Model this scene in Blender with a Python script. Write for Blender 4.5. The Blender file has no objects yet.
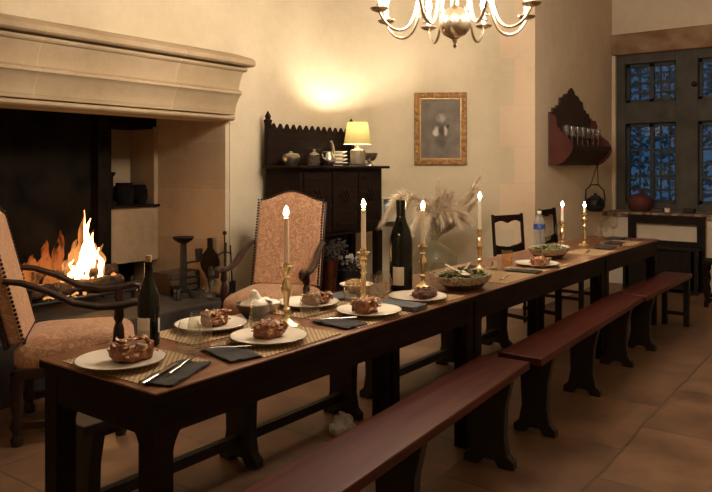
import bpy, bmesh, math, random
from mathutils import Vector, Matrix, noise
PI = math.pi
S = bpy.context.scene
COL = S.collection
rnd = random.Random(7)

# ------------------------------------------------------------------ camera, world, exposure
cd = bpy.data.cameras.new('camera'); cam = bpy.data.objects.new('camera', cd); COL.objects.link(cam)
cam.location = (-1.2496, -1.637, 1.38)
cam.rotation_euler = (PI / 2, 0, math.radians(36.87 - 90))
cd.sensor_width = 36; cd.lens = 36 * 711 / 712; cd.shift_y = -(246 - 168) / 712; cd.clip_start = .02
S.camera = cam
S.view_settings.view_transform = 'Standard'; S.view_settings.look = 'None'
S.view_settings.gamma = 1; S.view_settings.use_curve_mapping = False
S.view_settings.exposure = 0.0
W = bpy.data.worlds.new('dusk'); S.world = W; W.use_nodes = True
bg = W.node_tree.nodes['Background']; bg.inputs[0].default_value = (.10, .28, .55, 1); bg.inputs[1].default_value = .27
try:
    S.cycles.use_denoising = True; S.cycles.sample_clamp_indirect = 12; S.cycles.max_bounces = 12; S.cycles.diffuse_bounces = 8
    S.cycles.caustics_reflective = False; S.cycles.caustics_refractive = False; S.cycles.transparent_max_bounces = 24
except Exception: pass
P_BULB, P_LAMP, P_FLAME, P_FIRE = 1480.0, 2300.0, 170.0, 26.0

# ------------------------------------------------------------------ materials
def nmat(name):
    m = bpy.data.materials.new(name); m.use_nodes = True
    nt = m.node_tree; return m, nt, nt.nodes['Principled BSDF']
def N(nt, t, **k):
    n = nt.nodes.new(t)
    for a, v in k.items(): setattr(n, a, v)
    return n
def mat(name, c1, c2=None, scale=8, rough=.6, metal=0, bump=0, bscale=None, stretch=(1, 1, 1), detail=6, lo=.35, hi=.65, spec=.5, coat=0):
    m, nt, b = nmat(name)
    b.inputs['Roughness'].default_value = rough; b.inputs['Metallic'].default_value = metal
    b.inputs['Specular IOR Level'].default_value = spec; b.inputs['Coat Weight'].default_value = coat
    b.inputs['Base Color'].default_value = (*c1, 1)
    tc = N(nt, 'ShaderNodeTexCoord'); mp = N(nt, 'ShaderNodeMapping'); mp.inputs['Scale'].default_value = stretch
    nt.links.new(tc.outputs['Object'], mp.inputs[0])
    if c2:
        no = N(nt, 'ShaderNodeTexNoise'); no.inputs['Scale'].default_value = scale; no.inputs['Detail'].default_value = detail
        nt.links.new(mp.outputs[0], no.inputs[0])
        r = N(nt, 'ShaderNodeValToRGB'); r.color_ramp.elements[0].position = lo; r.color_ramp.elements[1].position = hi
        r.color_ramp.elements[0].color = (*c1, 1); r.color_ramp.elements[1].color = (*c2, 1)
        nt.links.new(no.outputs[0], r.inputs[0]); nt.links.new(r.outputs[0], b.inputs['Base Color'])
    if bump:
        n2 = N(nt, 'ShaderNodeTexNoise'); n2.inputs['Scale'].default_value = bscale or scale * 3; n2.inputs['Detail'].default_value = 5
        nt.links.new(mp.outputs[0], n2.inputs[0])
        bp = N(nt, 'ShaderNodeBump'); bp.inputs['Strength'].default_value = bump; bp.inputs['Distance'].default_value = .02
        nt.links.new(n2.outputs[0], bp.inputs['Height']); nt.links.new(bp.outputs[0], b.inputs['Normal'])
    return m
def plaster(name, ca, cb, cc, joints=None, bump=.25, mortar=1.05):
    """lime plaster / dressed stone: three tones of noise; joints = (period_x, period_z) pale mortar lines"""
    m, nt, b = nmat(name); b.inputs['Roughness'].default_value = .9; b.inputs['Specular IOR Level'].default_value = .2
    tc = N(nt, 'ShaderNodeTexCoord')
    n1 = N(nt, 'ShaderNodeTexNoise'); n1.inputs['Scale'].default_value = 1.3; n1.inputs['Detail'].default_value = 7; n1.inputs['Roughness'].default_value = .6
    n2 = N(nt, 'ShaderNodeTexNoise'); n2.inputs['Scale'].default_value = 9; n2.inputs['Detail'].default_value = 8; n2.inputs['Roughness'].default_value = .7
    for n in (n1, n2): nt.links.new(tc.outputs['Object'], n.inputs[0])
    r = N(nt, 'ShaderNodeValToRGB'); e = r.color_ramp.elements; e[0].position = .36; e[0].color = (*ca, 1); e[1].position = .66; e[1].color = (*cc, 1)
    k = e.new(.5); k.color = (*cb, 1)
    mx = N(nt, 'ShaderNodeMath', operation='MULTIPLY_ADD'); mx.inputs[1].default_value = .35; 
    nt.links.new(n2.outputs[0], mx.inputs[0]); 
    m2 = N(nt, 'ShaderNodeMath', operation='MULTIPLY'); m2.inputs[1].default_value = .65; nt.links.new(n1.outputs[0], m2.inputs[0]); nt.links.new(m2.outputs[0], mx.inputs[2])
    nt.links.new(mx.outputs[0], r.inputs[0]); out = r.outputs[0]
    bp = N(nt, 'ShaderNodeBump'); bp.inputs['Strength'].default_value = bump; bp.inputs['Distance'].default_value = .02
    nt.links.new(n2.outputs[0], bp.inputs['Height']); nt.links.new(bp.outputs[0], b.inputs['Normal'])
    if joints:
        br = N(nt, 'ShaderNodeTexBrick'); br.inputs['Scale'].default_value = 1; br.inputs['Brick Width'].default_value = joints[0]; br.inputs['Row Height'].default_value = joints[1]
        br.inputs['Mortar Size'].default_value = .006; br.inputs['Mortar Smooth'].default_value = .4
        br.inputs['Color1'].default_value = (1, 1, 1, 1); br.inputs['Color2'].default_value = (.86, .84, .8, 1); br.inputs['Mortar'].default_value = (mortar, mortar, mortar * .97, 1)
        mp = N(nt, 'ShaderNodeMapping'); mp.inputs['Rotation'].default_value = (PI / 2, 0, 0); nt.links.new(tc.outputs['Object'], mp.inputs[0]); nt.links.new(mp.outputs[0], br.inputs[0])
        mm = N(nt, 'ShaderNodeMixRGB', blend_type='MULTIPLY'); mm.inputs[0].default_value = 1
        nt.links.new(out, mm.inputs[1]); nt.links.new(br.outputs[0], mm.inputs[2]); out = mm.outputs[0]
    nt.links.new(out, b.inputs['Base Color']); return m
def glass(name, tint=(1, 1, 1), rough=.03, body=.0):
    m = bpy.data.materials.new(name); m.use_nodes = True; nt = m.node_tree
    nt.nodes.remove(nt.nodes['Principled BSDF'])
    t = N(nt, 'ShaderNodeBsdfTransparent'); t.inputs[0].default_value = (*tint, 1)
    g = N(nt, 'ShaderNodeBsdfGlossy'); g.inputs['Roughness'].default_value = rough
    f = N(nt, 'ShaderNodeFresnel'); ge = N(nt, 'ShaderNodeNewGeometry'); mr = N(nt, 'ShaderNodeMapRange'); mr.inputs[3].default_value = 1.6; mr.inputs[4].default_value = 1 / 1.6
    nt.links.new(ge.outputs['Backfacing'], mr.inputs[0]); nt.links.new(mr.outputs[0], f.inputs[0])
    mx = N(nt, 'ShaderNodeMixShader'); nt.links.new(f.outputs[0], mx.inputs[0]); nt.links.new(t.outputs[0], mx.inputs[1]); nt.links.new(g.outputs[0], mx.inputs[2])
    out = mx
    if body:
        df = N(nt, 'ShaderNodeBsdfDiffuse'); df.inputs[0].default_value = (.85, .82, .76, 1); tl = N(nt, 'ShaderNodeBsdfTranslucent'); tl.inputs[0].default_value = (.85, .82, .76, 1)
        m1 = N(nt, 'ShaderNodeMixShader'); nt.links.new(df.outputs[0], m1.inputs[1]); nt.links.new(tl.outputs[0], m1.inputs[2])
        out = N(nt, 'ShaderNodeMixShader'); out.inputs[0].default_value = body; nt.links.new(mx.outputs[0], out.inputs[1]); nt.links.new(m1.outputs[0], out.inputs[2])
    nt.links.new(out.outputs[0], nt.nodes['Material Output'].inputs[0]); return m
def emis(name, c, s):
    m, nt, b = nmat(name); b.inputs['Base Color'].default_value = (*c, 1); b.inputs['Emission Color'].default_value = (*c, 1); b.inputs['Emission Strength'].default_value = s
    return m

M = {}
M['plaster'] = plaster('lime_plaster', (.61, .515, .37), (.66, .565, .415), (.70, .605, .455))
M['breast'] = plaster('chimney_breast_plaster', (.49, .41, .285), (.54, .455, .325), (.58, .49, .36))
M['plaster_grey'] = plaster('alcove_plaster', (.60, .49, .37), (.66, .55, .42), (.70, .59, .46))
M['stone'] = plaster('dressed_stone', (.30, .215, .13), (.375, .28, .178), (.43, .33, .215), (1.05, 3.0), .25, 1.14)
M['quoin'] = plaster('quoin_stone', (.56, .415, .285), (.62, .47, .33), (.66, .51, .37))
M['cheek'] = plaster('hearth_stone', (.42, .325, .23), (.50, .40, .29), (.56, .45, .335), (.62, .4), .4)
M['block'] = plaster('hearth_plaster', (.22, .15, .09), (.31, .225, .145), (.36, .27, .18))
M['soot'] = mat('soot', (.004, .0033, .003), (.013, .0095, .0075), 6, .95, bump=.5, spec=.1)
M['lintel'] = mat('stained_lintel', (.20, .095, .042), (.34, .235, .15), 3.2, .9, bump=.2, stretch=(1, 1, 1.6))
M['hearthtop'] = mat('hearth_slab', (.025, .02, .018), (.05, .04, .034), 6, .8, bump=.3)
M['winframe'] = mat('window_stone', (.055, .05, .042), (.085, .077, .064), 5, .9, bump=.3)
M['leadbar'] = mat('dark_bar', (.02, .022, .024), None, rough=.6)
M['ceil'] = mat('whitewashed_ceiling', (.72, .66, .56), (.80, .74, .64), 3, .9)
M['oak_dark'] = mat('dark_oak', (.008, .0042, .0034), (.016, .0085, .0062), 5, .55, bump=.12, stretch=(1, 7, 7), spec=.08)  # near-black oak; on the tables it also carries the shade below the top
M['tabletop'] = mat('waxed_table_top', (.13, .048, .024), (.24, .098, .052), 4, .33, bump=.05, stretch=(.6, 9, 9), coat=.1)
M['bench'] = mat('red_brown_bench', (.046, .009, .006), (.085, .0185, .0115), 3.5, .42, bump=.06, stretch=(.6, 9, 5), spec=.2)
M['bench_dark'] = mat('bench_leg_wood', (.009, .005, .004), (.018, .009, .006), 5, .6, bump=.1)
M['chairwood'] = mat('chair_walnut', (.014, .006, .004), (.032, .013, .008), 6, .35, stretch=(3, 3, 1), spec=.4)
M['mahogany'] = mat('shelf_mahogany', (.055, .014, .010), (.085, .024, .016), 6, .6, spec=.15)
M['shelfdark'] = mat('shelf_dark_wood', (.03, .014, .01), (.045, .022, .015), 6, .5)
M['settle'] = mat('settle_wood', (.010, .0065, .0045), (.018, .012, .008), 5, .6, stretch=(1, 5, 5), spec=.1)
M['brass'] = mat('aged_brass', (.78, .61, .33), (.88, .73, .46), 20, .26, 1)
M['silverbrass'] = mat('polished_nickel_brass', (.62, .52, .38), (.74, .64, .50), 10, .26, 1)
M['pewter'] = mat('pewter', (.38, .35, .30), (.5, .46, .4), 12, .3, 1)
M['steel'] = mat('steel', (.75, .72, .68), None, rough=.2, metal=1)
M['iron'] = mat('wrought_iron', (.012, .011, .010), (.03, .026, .022), 18, .55, .6, bump=.3)
M['copper'] = mat('dull_copper', (.20, .065, .035), (.30, .11, .06), 10, .33, 1)
M['porcelain'] = mat('porcelain', (.80, .74, .64), None, rough=.18)
M['rim'] = mat('plate_rim_brown', (.16, .09, .05), None, rough=.3)
M['wax'] = mat('candle_wax', (.92, .84, .70), None, rough=.5); M['wax'].node_tree.nodes['Principled BSDF'].inputs['Subsurface Weight'].default_value = .25
M['wick'] = mat('wick', (.02, .015, .01), None)
M['napkin'] = mat('charcoal_napkin', (.018, .0165, .016), (.028, .026, .025), 90, .85, bump=.2)
M['napkin_grey'] = mat('grey_napkin', (.075, .08, .09), (.10, .105, .115), 90, .85, bump=.2)
M['bottle'] = mat('bottle_glass', (.004, .006, .004), None, rough=.07, spec=.35)
M['label'] = mat('bottle_label', (.72, .66, .6), (.8, .74, .68), 14, .6)
M['labelgrey'] = mat('bottle_label_band', (.5, .46, .43), (.57, .52, .49), 14, .6)
M['cork'] = mat('cork', (.45, .28, .15), (.55, .36, .2), 60, .9)
M['foil'] = mat('bottle_foil', (.01, .01, .012), None, rough=.35, metal=.3)
M['glass'] = glass('clear_glass', (.97, .97, .95), .03, .009)
M['glassamber'] = glass('amber_glass', (1, .91, .74), .03, .04)
M['glassgreen'] = glass('demijohn_glass', (.90, .93, .85), .03, .05)
M['pane'] = glass('window_pane', (.86, .92, .95), .02)
M['pet'] = glass('plastic_bottle', (.95, .95, .96), .1, .22)
M['bluelabel'] = mat('blue_label', (.03, .06, .25), (.5, .5, .6), 30, .5, lo=.6, hi=.7)
M['food'] = mat('baked_crust', (.09, .018, .006), (.30, .10, .03), 42, .45, bump=.6, bscale=60)
M['topping'] = mat('browned_topping', (.22, .05, .014), (.80, .58, .33), 50, .4, bump=.3, lo=.42, hi=.6)
M['fooddark'] = mat('dark_meat', (.055, .012, .006), (.16, .05, .022), 42, .4, bump=.6)
M['cream'] = mat('whipped_cream', (.85, .80, .72), None, rough=.5, bump=.2, bscale=40)
M['pastry'] = mat('pastry', (.50, .26, .09), (.72, .48, .22), 40, .6, bump=.3)
M['salad'] = mat('salad_green', (.035, .06, .012), (.20, .20, .06), 30, .5)
M['bowldark'] = mat('dark_stoneware', (.05, .038, .028), (.09, .07, .05), 12, .3)
M['basket'] = mat('pierced_cream_ware', (.62, .55, .44), (.22, .17, .11), 75, .5, bump=.5, stretch=(1, 1, .6), lo=.5, hi=.62)
M['basketbase'] = mat('dark_wicker', (.05, .03, .018), (.09, .055, .035), 50, .7, bump=.6)
M['slate'] = mat('slate', (.045, .047, .05), None, rough=.7)
M['gold'] = mat('gilt_frame', (.12, .052, .018), (.34, .18, .06), 28, .45, .6, bump=.7, bscale=45)
M['gilt_light'] = mat('gilt_fillet', (.36, .22, .085), (.5, .32, .14), 20, .4, .6)
M['dried'] = mat('pampas', (.56, .44, .30), (.72, .59, .43), 20, .9)
M['stem'] = mat('dry_stem', (.40, .30, .16), None, rough=.8)
M['driedgrey'] = mat('grey_dried_flowers', (.035, .027, .024), (.08, .065, .058), 25, .95)
M['whiteflower'] = mat('white_petals', (.55, .5, .45), None, rough=.8)
M['palebox'] = mat('pale_painted_wood', (.55, .48, .38), (.62, .55, .44), 8, .8)
M['book'] = mat('blue_book', (.05, .13, .26), (.07, .18, .34), 10, .6)
M['redpot'] = mat('dull_red_earthenware', (.075, .014, .012), (.11, .022, .018), 9, .7)
M['leaf'] = mat('garden_leaf', (.14, .24, .24), (.32, .46, .44), 3, .6)
M['dirt'] = mat('garden_soil', (.01, .015, .015), None, rough=.9)
M['log'] = mat('charred_log', (.012, .008, .006), (.10, .05, .025), 12, .95, bump=.8)
M['floral'] = mat('mottled_tile', (.11, .05, .03), (.30, .225, .14), 22, .7, lo=.42, hi=.58)
M['cloth'] = mat('white_cloth', (.6, .57, .52), (.42, .36, .3), 30, .9)
M['crate'] = mat('old_wood_slats', (.05, .034, .022), (.09, .06, .04), 6, .7, stretch=(1, 6, 6))
M['leather'] = mat('bellows_leather', (.03, .018, .012), None, rough=.5)

def mk_floor():
    m, nt, b = nmat('stone_flags'); tc = N(nt, 'ShaderNodeTexCoord')
    mp = N(nt, 'ShaderNodeMapping'); mp.inputs['Rotation'].default_value = (0, 0, 0); nt.links.new(tc.outputs['Object'], mp.inputs[0])
    br = N(nt, 'ShaderNodeTexBrick'); br.inputs['Scale'].default_value = 1; br.inputs['Brick Width'].default_value = .78; br.inputs['Row Height'].default_value = .56
    br.inputs['Mortar Size'].default_value = .008; br.inputs['Mortar Smooth'].default_value = .3
    br.inputs['Color1'].default_value = (.185, .105, .062, 1); br.inputs['Color2'].default_value = (.14, .078, .047, 1); br.inputs['Mortar'].default_value = (.10, .062, .04, 1)
    wn = N(nt, 'ShaderNodeTexNoise'); wn.inputs['Scale'].default_value = 1.7; wn.inputs['Detail'].default_value = 3; nt.links.new(tc.outputs['Object'], wn.inputs[0])
    wv = N(nt, 'ShaderNodeVectorMath', operation='MULTIPLY_ADD'); wv.inputs[1].default_value = (.05, .05, 0); nt.links.new(wn.outputs['Color'], wv.inputs[0]); nt.links.new(mp.outputs[0], wv.inputs[2]); nt.links.new(wv.outputs[0], br.inputs[0])
    no = N(nt, 'ShaderNodeTexNoise'); no.inputs['Scale'].default_value = 3.5; no.inputs['Detail'].default_value = 9; no.inputs['Roughness'].default_value = .65; nt.links.new(tc.outputs['Object'], no.inputs[0])
    r = N(nt, 'ShaderNodeValToRGB'); r.color_ramp.elements[0].position = .3; r.color_ramp.elements[0].color = (.55, .52, .5, 1); r.color_ramp.elements[1].position = .7; r.color_ramp.elements[1].color = (1.35, 1.3, 1.2, 1)
    nt.links.new(no.outputs[0], r.inputs[0])
    mm = N(nt, 'ShaderNodeMixRGB', blend_type='MULTIPLY'); mm.inputs[0].default_value = 1; nt.links.new(br.outputs[0], mm.inputs[1]); nt.links.new(r.outputs[0], mm.inputs[2])
    nt.links.new(mm.outputs[0], b.inputs['Base Color'])
    rr = N(nt, 'ShaderNodeMapRange'); rr.inputs[3].default_value = .32; rr.inputs[4].default_value = .6; nt.links.new(no.outputs[0], rr.inputs[0]); nt.links.new(rr.outputs[0], b.inputs['Roughness'])
    ad = N(nt, 'ShaderNodeMath', operation='MULTIPLY_ADD'); ad.inputs[1].default_value = .5; nt.links.new(no.outputs[0], ad.inputs[0])
    iv = N(nt, 'ShaderNodeMath', operation='SUBTRACT'); iv.inputs[0].default_value = 1; nt.links.new(br.outputs['Fac'], iv.inputs[1]); nt.links.new(iv.outputs[0], ad.inputs[2])
    bp = N(nt, 'ShaderNodeBump'); bp.inputs['Strength'].default_value = .35; bp.inputs['Distance'].default_value = .015; nt.links.new(ad.outputs[0], bp.inputs['Height']); nt.links.new(bp.outputs[0], b.inputs['Normal'])
    return m
M['floor'] = mk_floor()
def mk_weave():
    m, nt, b = nmat('woven_jute'); b.inputs['Roughness'].default_value = .9; tc = N(nt, 'ShaderNodeTexCoord')
    ck = N(nt, 'ShaderNodeTexChecker'); ck.inputs['Scale'].default_value = 95; ck.inputs[1].default_value = (.50, .36, .20, 1); ck.inputs[2].default_value = (.23, .145, .075, 1)
    nt.links.new(tc.outputs['Object'], ck.inputs[0]); nt.links.new(ck.outputs[0], b.inputs['Base Color'])
    bp = N(nt, 'ShaderNodeBump'); bp.inputs['Strength'].default_value = .5; bp.inputs['Distance'].default_value = .004; nt.links.new(ck.outputs[1], bp.inputs['Height']); nt.links.new(bp.outputs[0], b.inputs['Normal'])
    return m
M['weave'] = mk_weave()
def mk_brocade():
    m, nt, b = nmat('rose_brocade'); b.inputs['Roughness'].default_value = .75; b.inputs['Sheen Weight'].default_value = .25; tc = N(nt, 'ShaderNodeTexCoord')
    no = N(nt, 'ShaderNodeTexNoise'); no.inputs['Scale'].default_value = 9.5; no.inputs['Detail'].default_value = 1.5; no.inputs['Distortion'].default_value = 2.6
    nt.links.new(tc.outputs['Object'], no.inputs[0])
    mu = N(nt, 'ShaderNodeMath', operation='MULTIPLY'); mu.inputs[1].default_value = 5; nt.links.new(no.outputs[0], mu.inputs[0])
    fr = N(nt, 'ShaderNodeMath', operation='PINGPONG'); fr.inputs[1].default_value = .5; nt.links.new(mu.outputs[0], fr.inputs[0])
    r = N(nt, 'ShaderNodeValToRGB'); e = r.color_ramp.elements; e[0].position = .10; e[0].color = (.50, .29, .16, 1); e[1].position = .30; e[1].color = (.355, .168, .09, 1)
    nt.links.new(fr.outputs[0], r.inputs[0]); nt.links.new(r.outputs[0], b.inputs['Base Color'])
    bp = N(nt, 'ShaderNodeBump'); bp.inputs['Strength'].default_value = .25; bp.inputs['Distance'].default_value = .006; nt.links.new(fr.outputs[0], bp.inputs['Height']); nt.links.new(bp.outputs[0], b.inputs['Normal'])
    return m
M['brocade'] = mk_brocade()
def mk_shade():
    m = bpy.data.materials.new('yellow_lampshade'); m.use_nodes = True; nt = m.node_tree; nt.nodes.remove(nt.nodes['Principled BSDF'])
    d = N(nt, 'ShaderNodeBsdfDiffuse'); d.inputs[0].default_value = (.56, .47, .20, 1); t = N(nt, 'ShaderNodeBsdfTranslucent'); t.inputs[0].default_value = (.034, .026, .0095, 1)
    mx = N(nt, 'ShaderNodeMixShader'); mx.inputs[0].default_value = .25; nt.links.new(d.outputs[0], mx.inputs[1]); nt.links.new(t.outputs[0], mx.inputs[2]); nt.links.new(mx.outputs[0], nt.nodes['Material Output'].inputs[0]); return m
M['shade'] = mk_shade()
def mk_fire(name, s, zlo, zhi, thr, cols=((1, .50, .17), (1, .40, .11), (1, .17, .03)), soft=.16, sc=11):
    """flame body: white-yellow at its foot, orange at its tip, torn by noise"""
    m = bpy.data.materials.new(name); m.use_nodes = True; nt = m.node_tree; nt.nodes.remove(nt.nodes['Principled BSDF'])
    tc = N(nt, 'ShaderNodeTexCoord'); sp = N(nt, 'ShaderNodeSeparateXYZ'); nt.links.new(tc.outputs['Object'], sp.inputs[0])
    mr = N(nt, 'ShaderNodeMapRange'); mr.inputs[1].default_value = zlo; mr.inputs[2].default_value = zhi; nt.links.new(sp.outputs[2], mr.inputs[0])
    r = N(nt, 'ShaderNodeValToRGB'); e = r.color_ramp.elements; e[0].position = 0; e[0].color = (*cols[0], 1); e[1].position = 1; e[1].color = (*cols[2], 1)
    k = e.new(.5); k.color = (*cols[1], 1); nt.links.new(mr.outputs[0], r.inputs[0])
    em = N(nt, 'ShaderNodeEmission'); em.inputs[1].default_value = s; nt.links.new(r.outputs[0], em.inputs[0])
    tr = N(nt, 'ShaderNodeBsdfTransparent'); no = N(nt, 'ShaderNodeTexNoise'); no.inputs['Scale'].default_value = sc; no.inputs['Detail'].default_value = 5; no.inputs['Distortion'].default_value = .6
    mp = N(nt, 'ShaderNodeMapping'); mp.inputs['Scale'].default_value = (1, 1, .35); nt.links.new(tc.outputs['Object'], mp.inputs[0]); nt.links.new(mp.outputs[0], no.inputs[0])
    # thins out towards the tip
    ht = N(nt, 'ShaderNodeMath', operation='MULTIPLY_ADD'); ht.inputs[1].default_value = -.16; nt.links.new(mr.outputs[0], ht.inputs[0]); nt.links.new(no.outputs[0], ht.inputs[2])
    mr2 = N(nt, 'ShaderNodeMapRange'); mr2.inputs[1].default_value = thr - soft; mr2.inputs[2].default_value = thr + soft; nt.links.new(ht.outputs[0], mr2.inputs[0])
    mx = N(nt, 'ShaderNodeMixShader'); nt.links.new(mr2.outputs[0], mx.inputs[0]); nt.links.new(tr.outputs[0], mx.inputs[1]); nt.links.new(em.outputs[0], mx.inputs[2])
    nt.links.new(mx.outputs[0], nt.nodes['Material Output'].inputs[0]); return m
M['fire'] = mk_fire('flame_core', P_FIRE, 0, .6, .36)
M['firesoft'] = mk_fire('flame_veil', .5, 0, .42, .50, ((1, .30, .07), (1, .20, .04), (.9, .10, .015)), .14, 16)
M['fireedge'] = mk_fire('flame_edge', 1.15, 0, .6, .52, ((1, .42, .12), (1, .30, .07), (1, .16, .03)), .16, 13)
M['ember'] = mk_fire('embers', 1.3, -.2, .1, .50)
M['flame'] = emis('candle_flame', (1, .62, .28), P_FLAME)
M['bulb'] = emis('lit_bulb', (1, .85, .67), P_BULB)
M['lampbulb'] = emis('lamp_bulb', (1, .87, .69), P_LAMP)

# ------------------------------------------------------------------ mesh builder
class MB:
    def __init__(s): s.bm = bmesh.new()
    def box(s, c, d, rz=0, mtx=None):
        T = Matrix.Translation(c) @ Matrix.Rotation(rz, 4, 'Z') @ Matrix.Diagonal((*d, 1))
        bmesh.ops.create_cube(s.bm, size=1, matrix=(mtx @ T) if mtx else T); return s
    def span(s, x0, x1, y0, y1, z0, z1): return s.box(((x0 + x1) / 2, (y0 + y1) / 2, (z0 + z1) / 2), (abs(x1 - x0), abs(y1 - y0), abs(z1 - z0)))
    def lathe(s, prof, seg=24, mtx=None, sx=1, sy=1):
        mtx = mtx or Matrix(); rings = []
        for r, z in prof:
            if r < 1e-5: rings.append([s.bm.verts.new(mtx @ Vector((0, 0, z)))])
            else: rings.append([s.bm.verts.new(mtx @ Vector((r * sx * math.cos(2 * PI * i / seg), r * sy * math.sin(2 * PI * i / seg), z))) for i in range(seg)])
        for a, b in zip(rings, rings[1:]):
            for i in range(seg):
                j = (i + 1) % seg
                try:
                    if len(a) == 1 and len(b) == 1: break
                    if len(a) == 1: s.bm.faces.new((a[0], b[j], b[i]))
                    elif len(b) == 1: s.bm.faces.new((a[i], a[j], b[0]))
                    else: s.bm.faces.new((a[i], a[j], b[j], b[i]))
                except ValueError: pass
        return s
    def tube(s, pts, r, seg=8, flat=1, caps=True, mtx=None):
        pts = [Vector(p) for p in pts]; n = len(pts); rr = r if isinstance(r, (list, tuple)) else [r] * n; rings = []; side = None
        for i, p in enumerate(pts):
            t = (pts[min(i + 1, n - 1)] - pts[max(i - 1, 0)]).normalized()
            if side is None: side = t.cross(Vector((0, 0, 1)) if abs(t.z) < .9 else Vector((1, 0, 0))).normalized()
            side = (side - t * side.dot(t)).normalized(); up = side.cross(t)
            ring = []
            for k in range(seg):
                a = 2 * PI * k / seg; q = p + (side * math.cos(a) + up * math.sin(a) * flat) * rr[i]
                ring.append(s.bm.verts.new(mtx @ q if mtx else q))
            rings.append(ring)
        for a, b in zip(rings, rings[1:]):
            for k in range(seg): s.bm.faces.new((a[k], a[(k + 1) % seg], b[(k + 1) % seg], b[k]))
        if caps: s.bm.faces.new(rings[0][::-1]); s.bm.faces.new(rings[-1])
        return s
    def prism(s, poly, t, mtx=None):
        """poly in local x,z extruded along y from 0 to t"""
        mtx = mtx or Matrix()
        a = [s.bm.verts.new(mtx @ Vector((x, 0, z))) for x, z in poly]; b = [s.bm.verts.new(mtx @ Vector((x, t, z))) for x, z in poly]
        n = len(poly); s.bm.faces.new(a); s.bm.faces.new(b[::-1])
        for i in range(n): s.bm.faces.new((a[i], b[i], b[(i + 1) % n], a[(i + 1) % n]))
        return s
    def ball(s, c, r, sub=2, mtx=None):
        d = r if isinstance(r, (tuple, list)) else (r, r, r); T = Matrix.Translation(c) @ Matrix.Diagonal((*d, 1))
        bmesh.ops.create_icosphere(s.bm, subdivisions=sub, radius=1, matrix=(mtx @ T) if mtx else T); return s
    def pillow(s, c, d, e1=.5, e2=.28, nu=40, nv=16):
        def sp(v, e): return math.copysign(abs(v) ** e, v)
        P = []
        for j in range(1, nv):
            v = -PI / 2 + PI * j / nv
            P.append((sp(math.cos(v), e1), sp(math.sin(v), e1)))
        prof_rings = []
        for cr, cz in P:
            prof_rings.append([s.bm.verts.new((c[0] + d[0] * cr * sp(math.cos(2 * PI * i / nu), e2), c[1] + d[1] * cr * sp(math.sin(2 * PI * i / nu), e2), c[2] + d[2] * cz)) for i in range(nu)])
        for a, b in zip(prof_rings, prof_rings[1:]):
            for i in range(nu): s.bm.faces.new((a[i], a[(i + 1) % nu], b[(i + 1) % nu], b[i]))
        lo = s.bm.verts.new((c[0], c[1], c[2] - d[2])); hi = s.bm.verts.new((c[0], c[1], c[2] + d[2]))
        for i in range(nu):
            s.bm.faces.new((lo, prof_rings[0][(i + 1) % nu], prof_rings[0][i])); s.bm.faces.new((hi, prof_rings[-1][i], prof_rings[-1][(i + 1) % nu]))
        return s
    def rough(s, amp, freq, seed=0):
        o = Vector((seed * 3.7, seed * 1.3, seed * 2.1)); s.bm.normal_update()
        for v in s.bm.verts: v.co += v.normal * noise.noise(v.co * freq + o) * amp
        return s
    def obj(s, name, m, parent=None, smooth=True, bev=0, loc=None, rz=0):
        bmesh.ops.recalc_face_normals(s.bm, faces=s.bm.faces)
        me = bpy.data.meshes.new(name); s.bm.to_mesh(me); s.bm.free(); me.materials.append(M[m] if isinstance(m, str) else m)
        if smooth: me.shade_smooth(); me.set_sharp_from_angle(angle=.7)
        o = bpy.data.objects.new(name, me); COL.objects.link(o)
        if parent: o.parent = parent
        if loc is not None: o.location = loc
        o.rotation_euler.z = rz
        if bev:
            b = o.modifiers.new('bevel', 'BEVEL'); b.width = bev; b.segments = 2; b.limit_method = 'ANGLE'
        return o
def tag(o, label, cat, group=None, kind=None):
    o['label'] = label; o['category'] = cat
    if group: o['group'] = group
    if kind: o['kind'] = kind
    return o
def thing(name, label, cat, loc=(0, 0, 0), rz=0, group=None):
    o = bpy.data.objects.new(name, None); COL.objects.link(o); o.empty_display_size = .1
    o.location = loc; o.rotation_euler.z = rz; return tag(o, label, cat, group)
def struct(name, mb, m, parent=None, **k):
    o = mb.obj(name, m, parent, **k)
    if not parent: o['kind'] = 'structure'
    return o
def dup(src, label, loc, rz=0, group=None, name=None):
    c = src.copy(); COL.objects.link(c); c.location = loc; c.rotation_euler.z = rz; c['label'] = label
    if group: c['group'] = group
    for ch in list(src.children):
        d = ch.copy(); COL.objects.link(d); d.parent = c
        for g in list(ch.children):
            e = g.copy(); COL.objects.link(e); e.parent = d
    return c
def arc(cx, cz, r, a0, a1, n=8): return [(cx + r * math.cos(a0 + (a1 - a0) * i / n), cz + r * math.sin(a0 + (a1 - a0) * i / n)) for i in range(n + 1)]
def TR(x=0, y=0, z=0, rx=0, ry=0, rz=0): return Matrix.Translation((x, y, z)) @ Matrix.Rotation(rz, 4, 'Z') @ Matrix.Rotation(ry, 4, 'Y') @ Matrix.Rotation(rx, 4, 'X')

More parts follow.
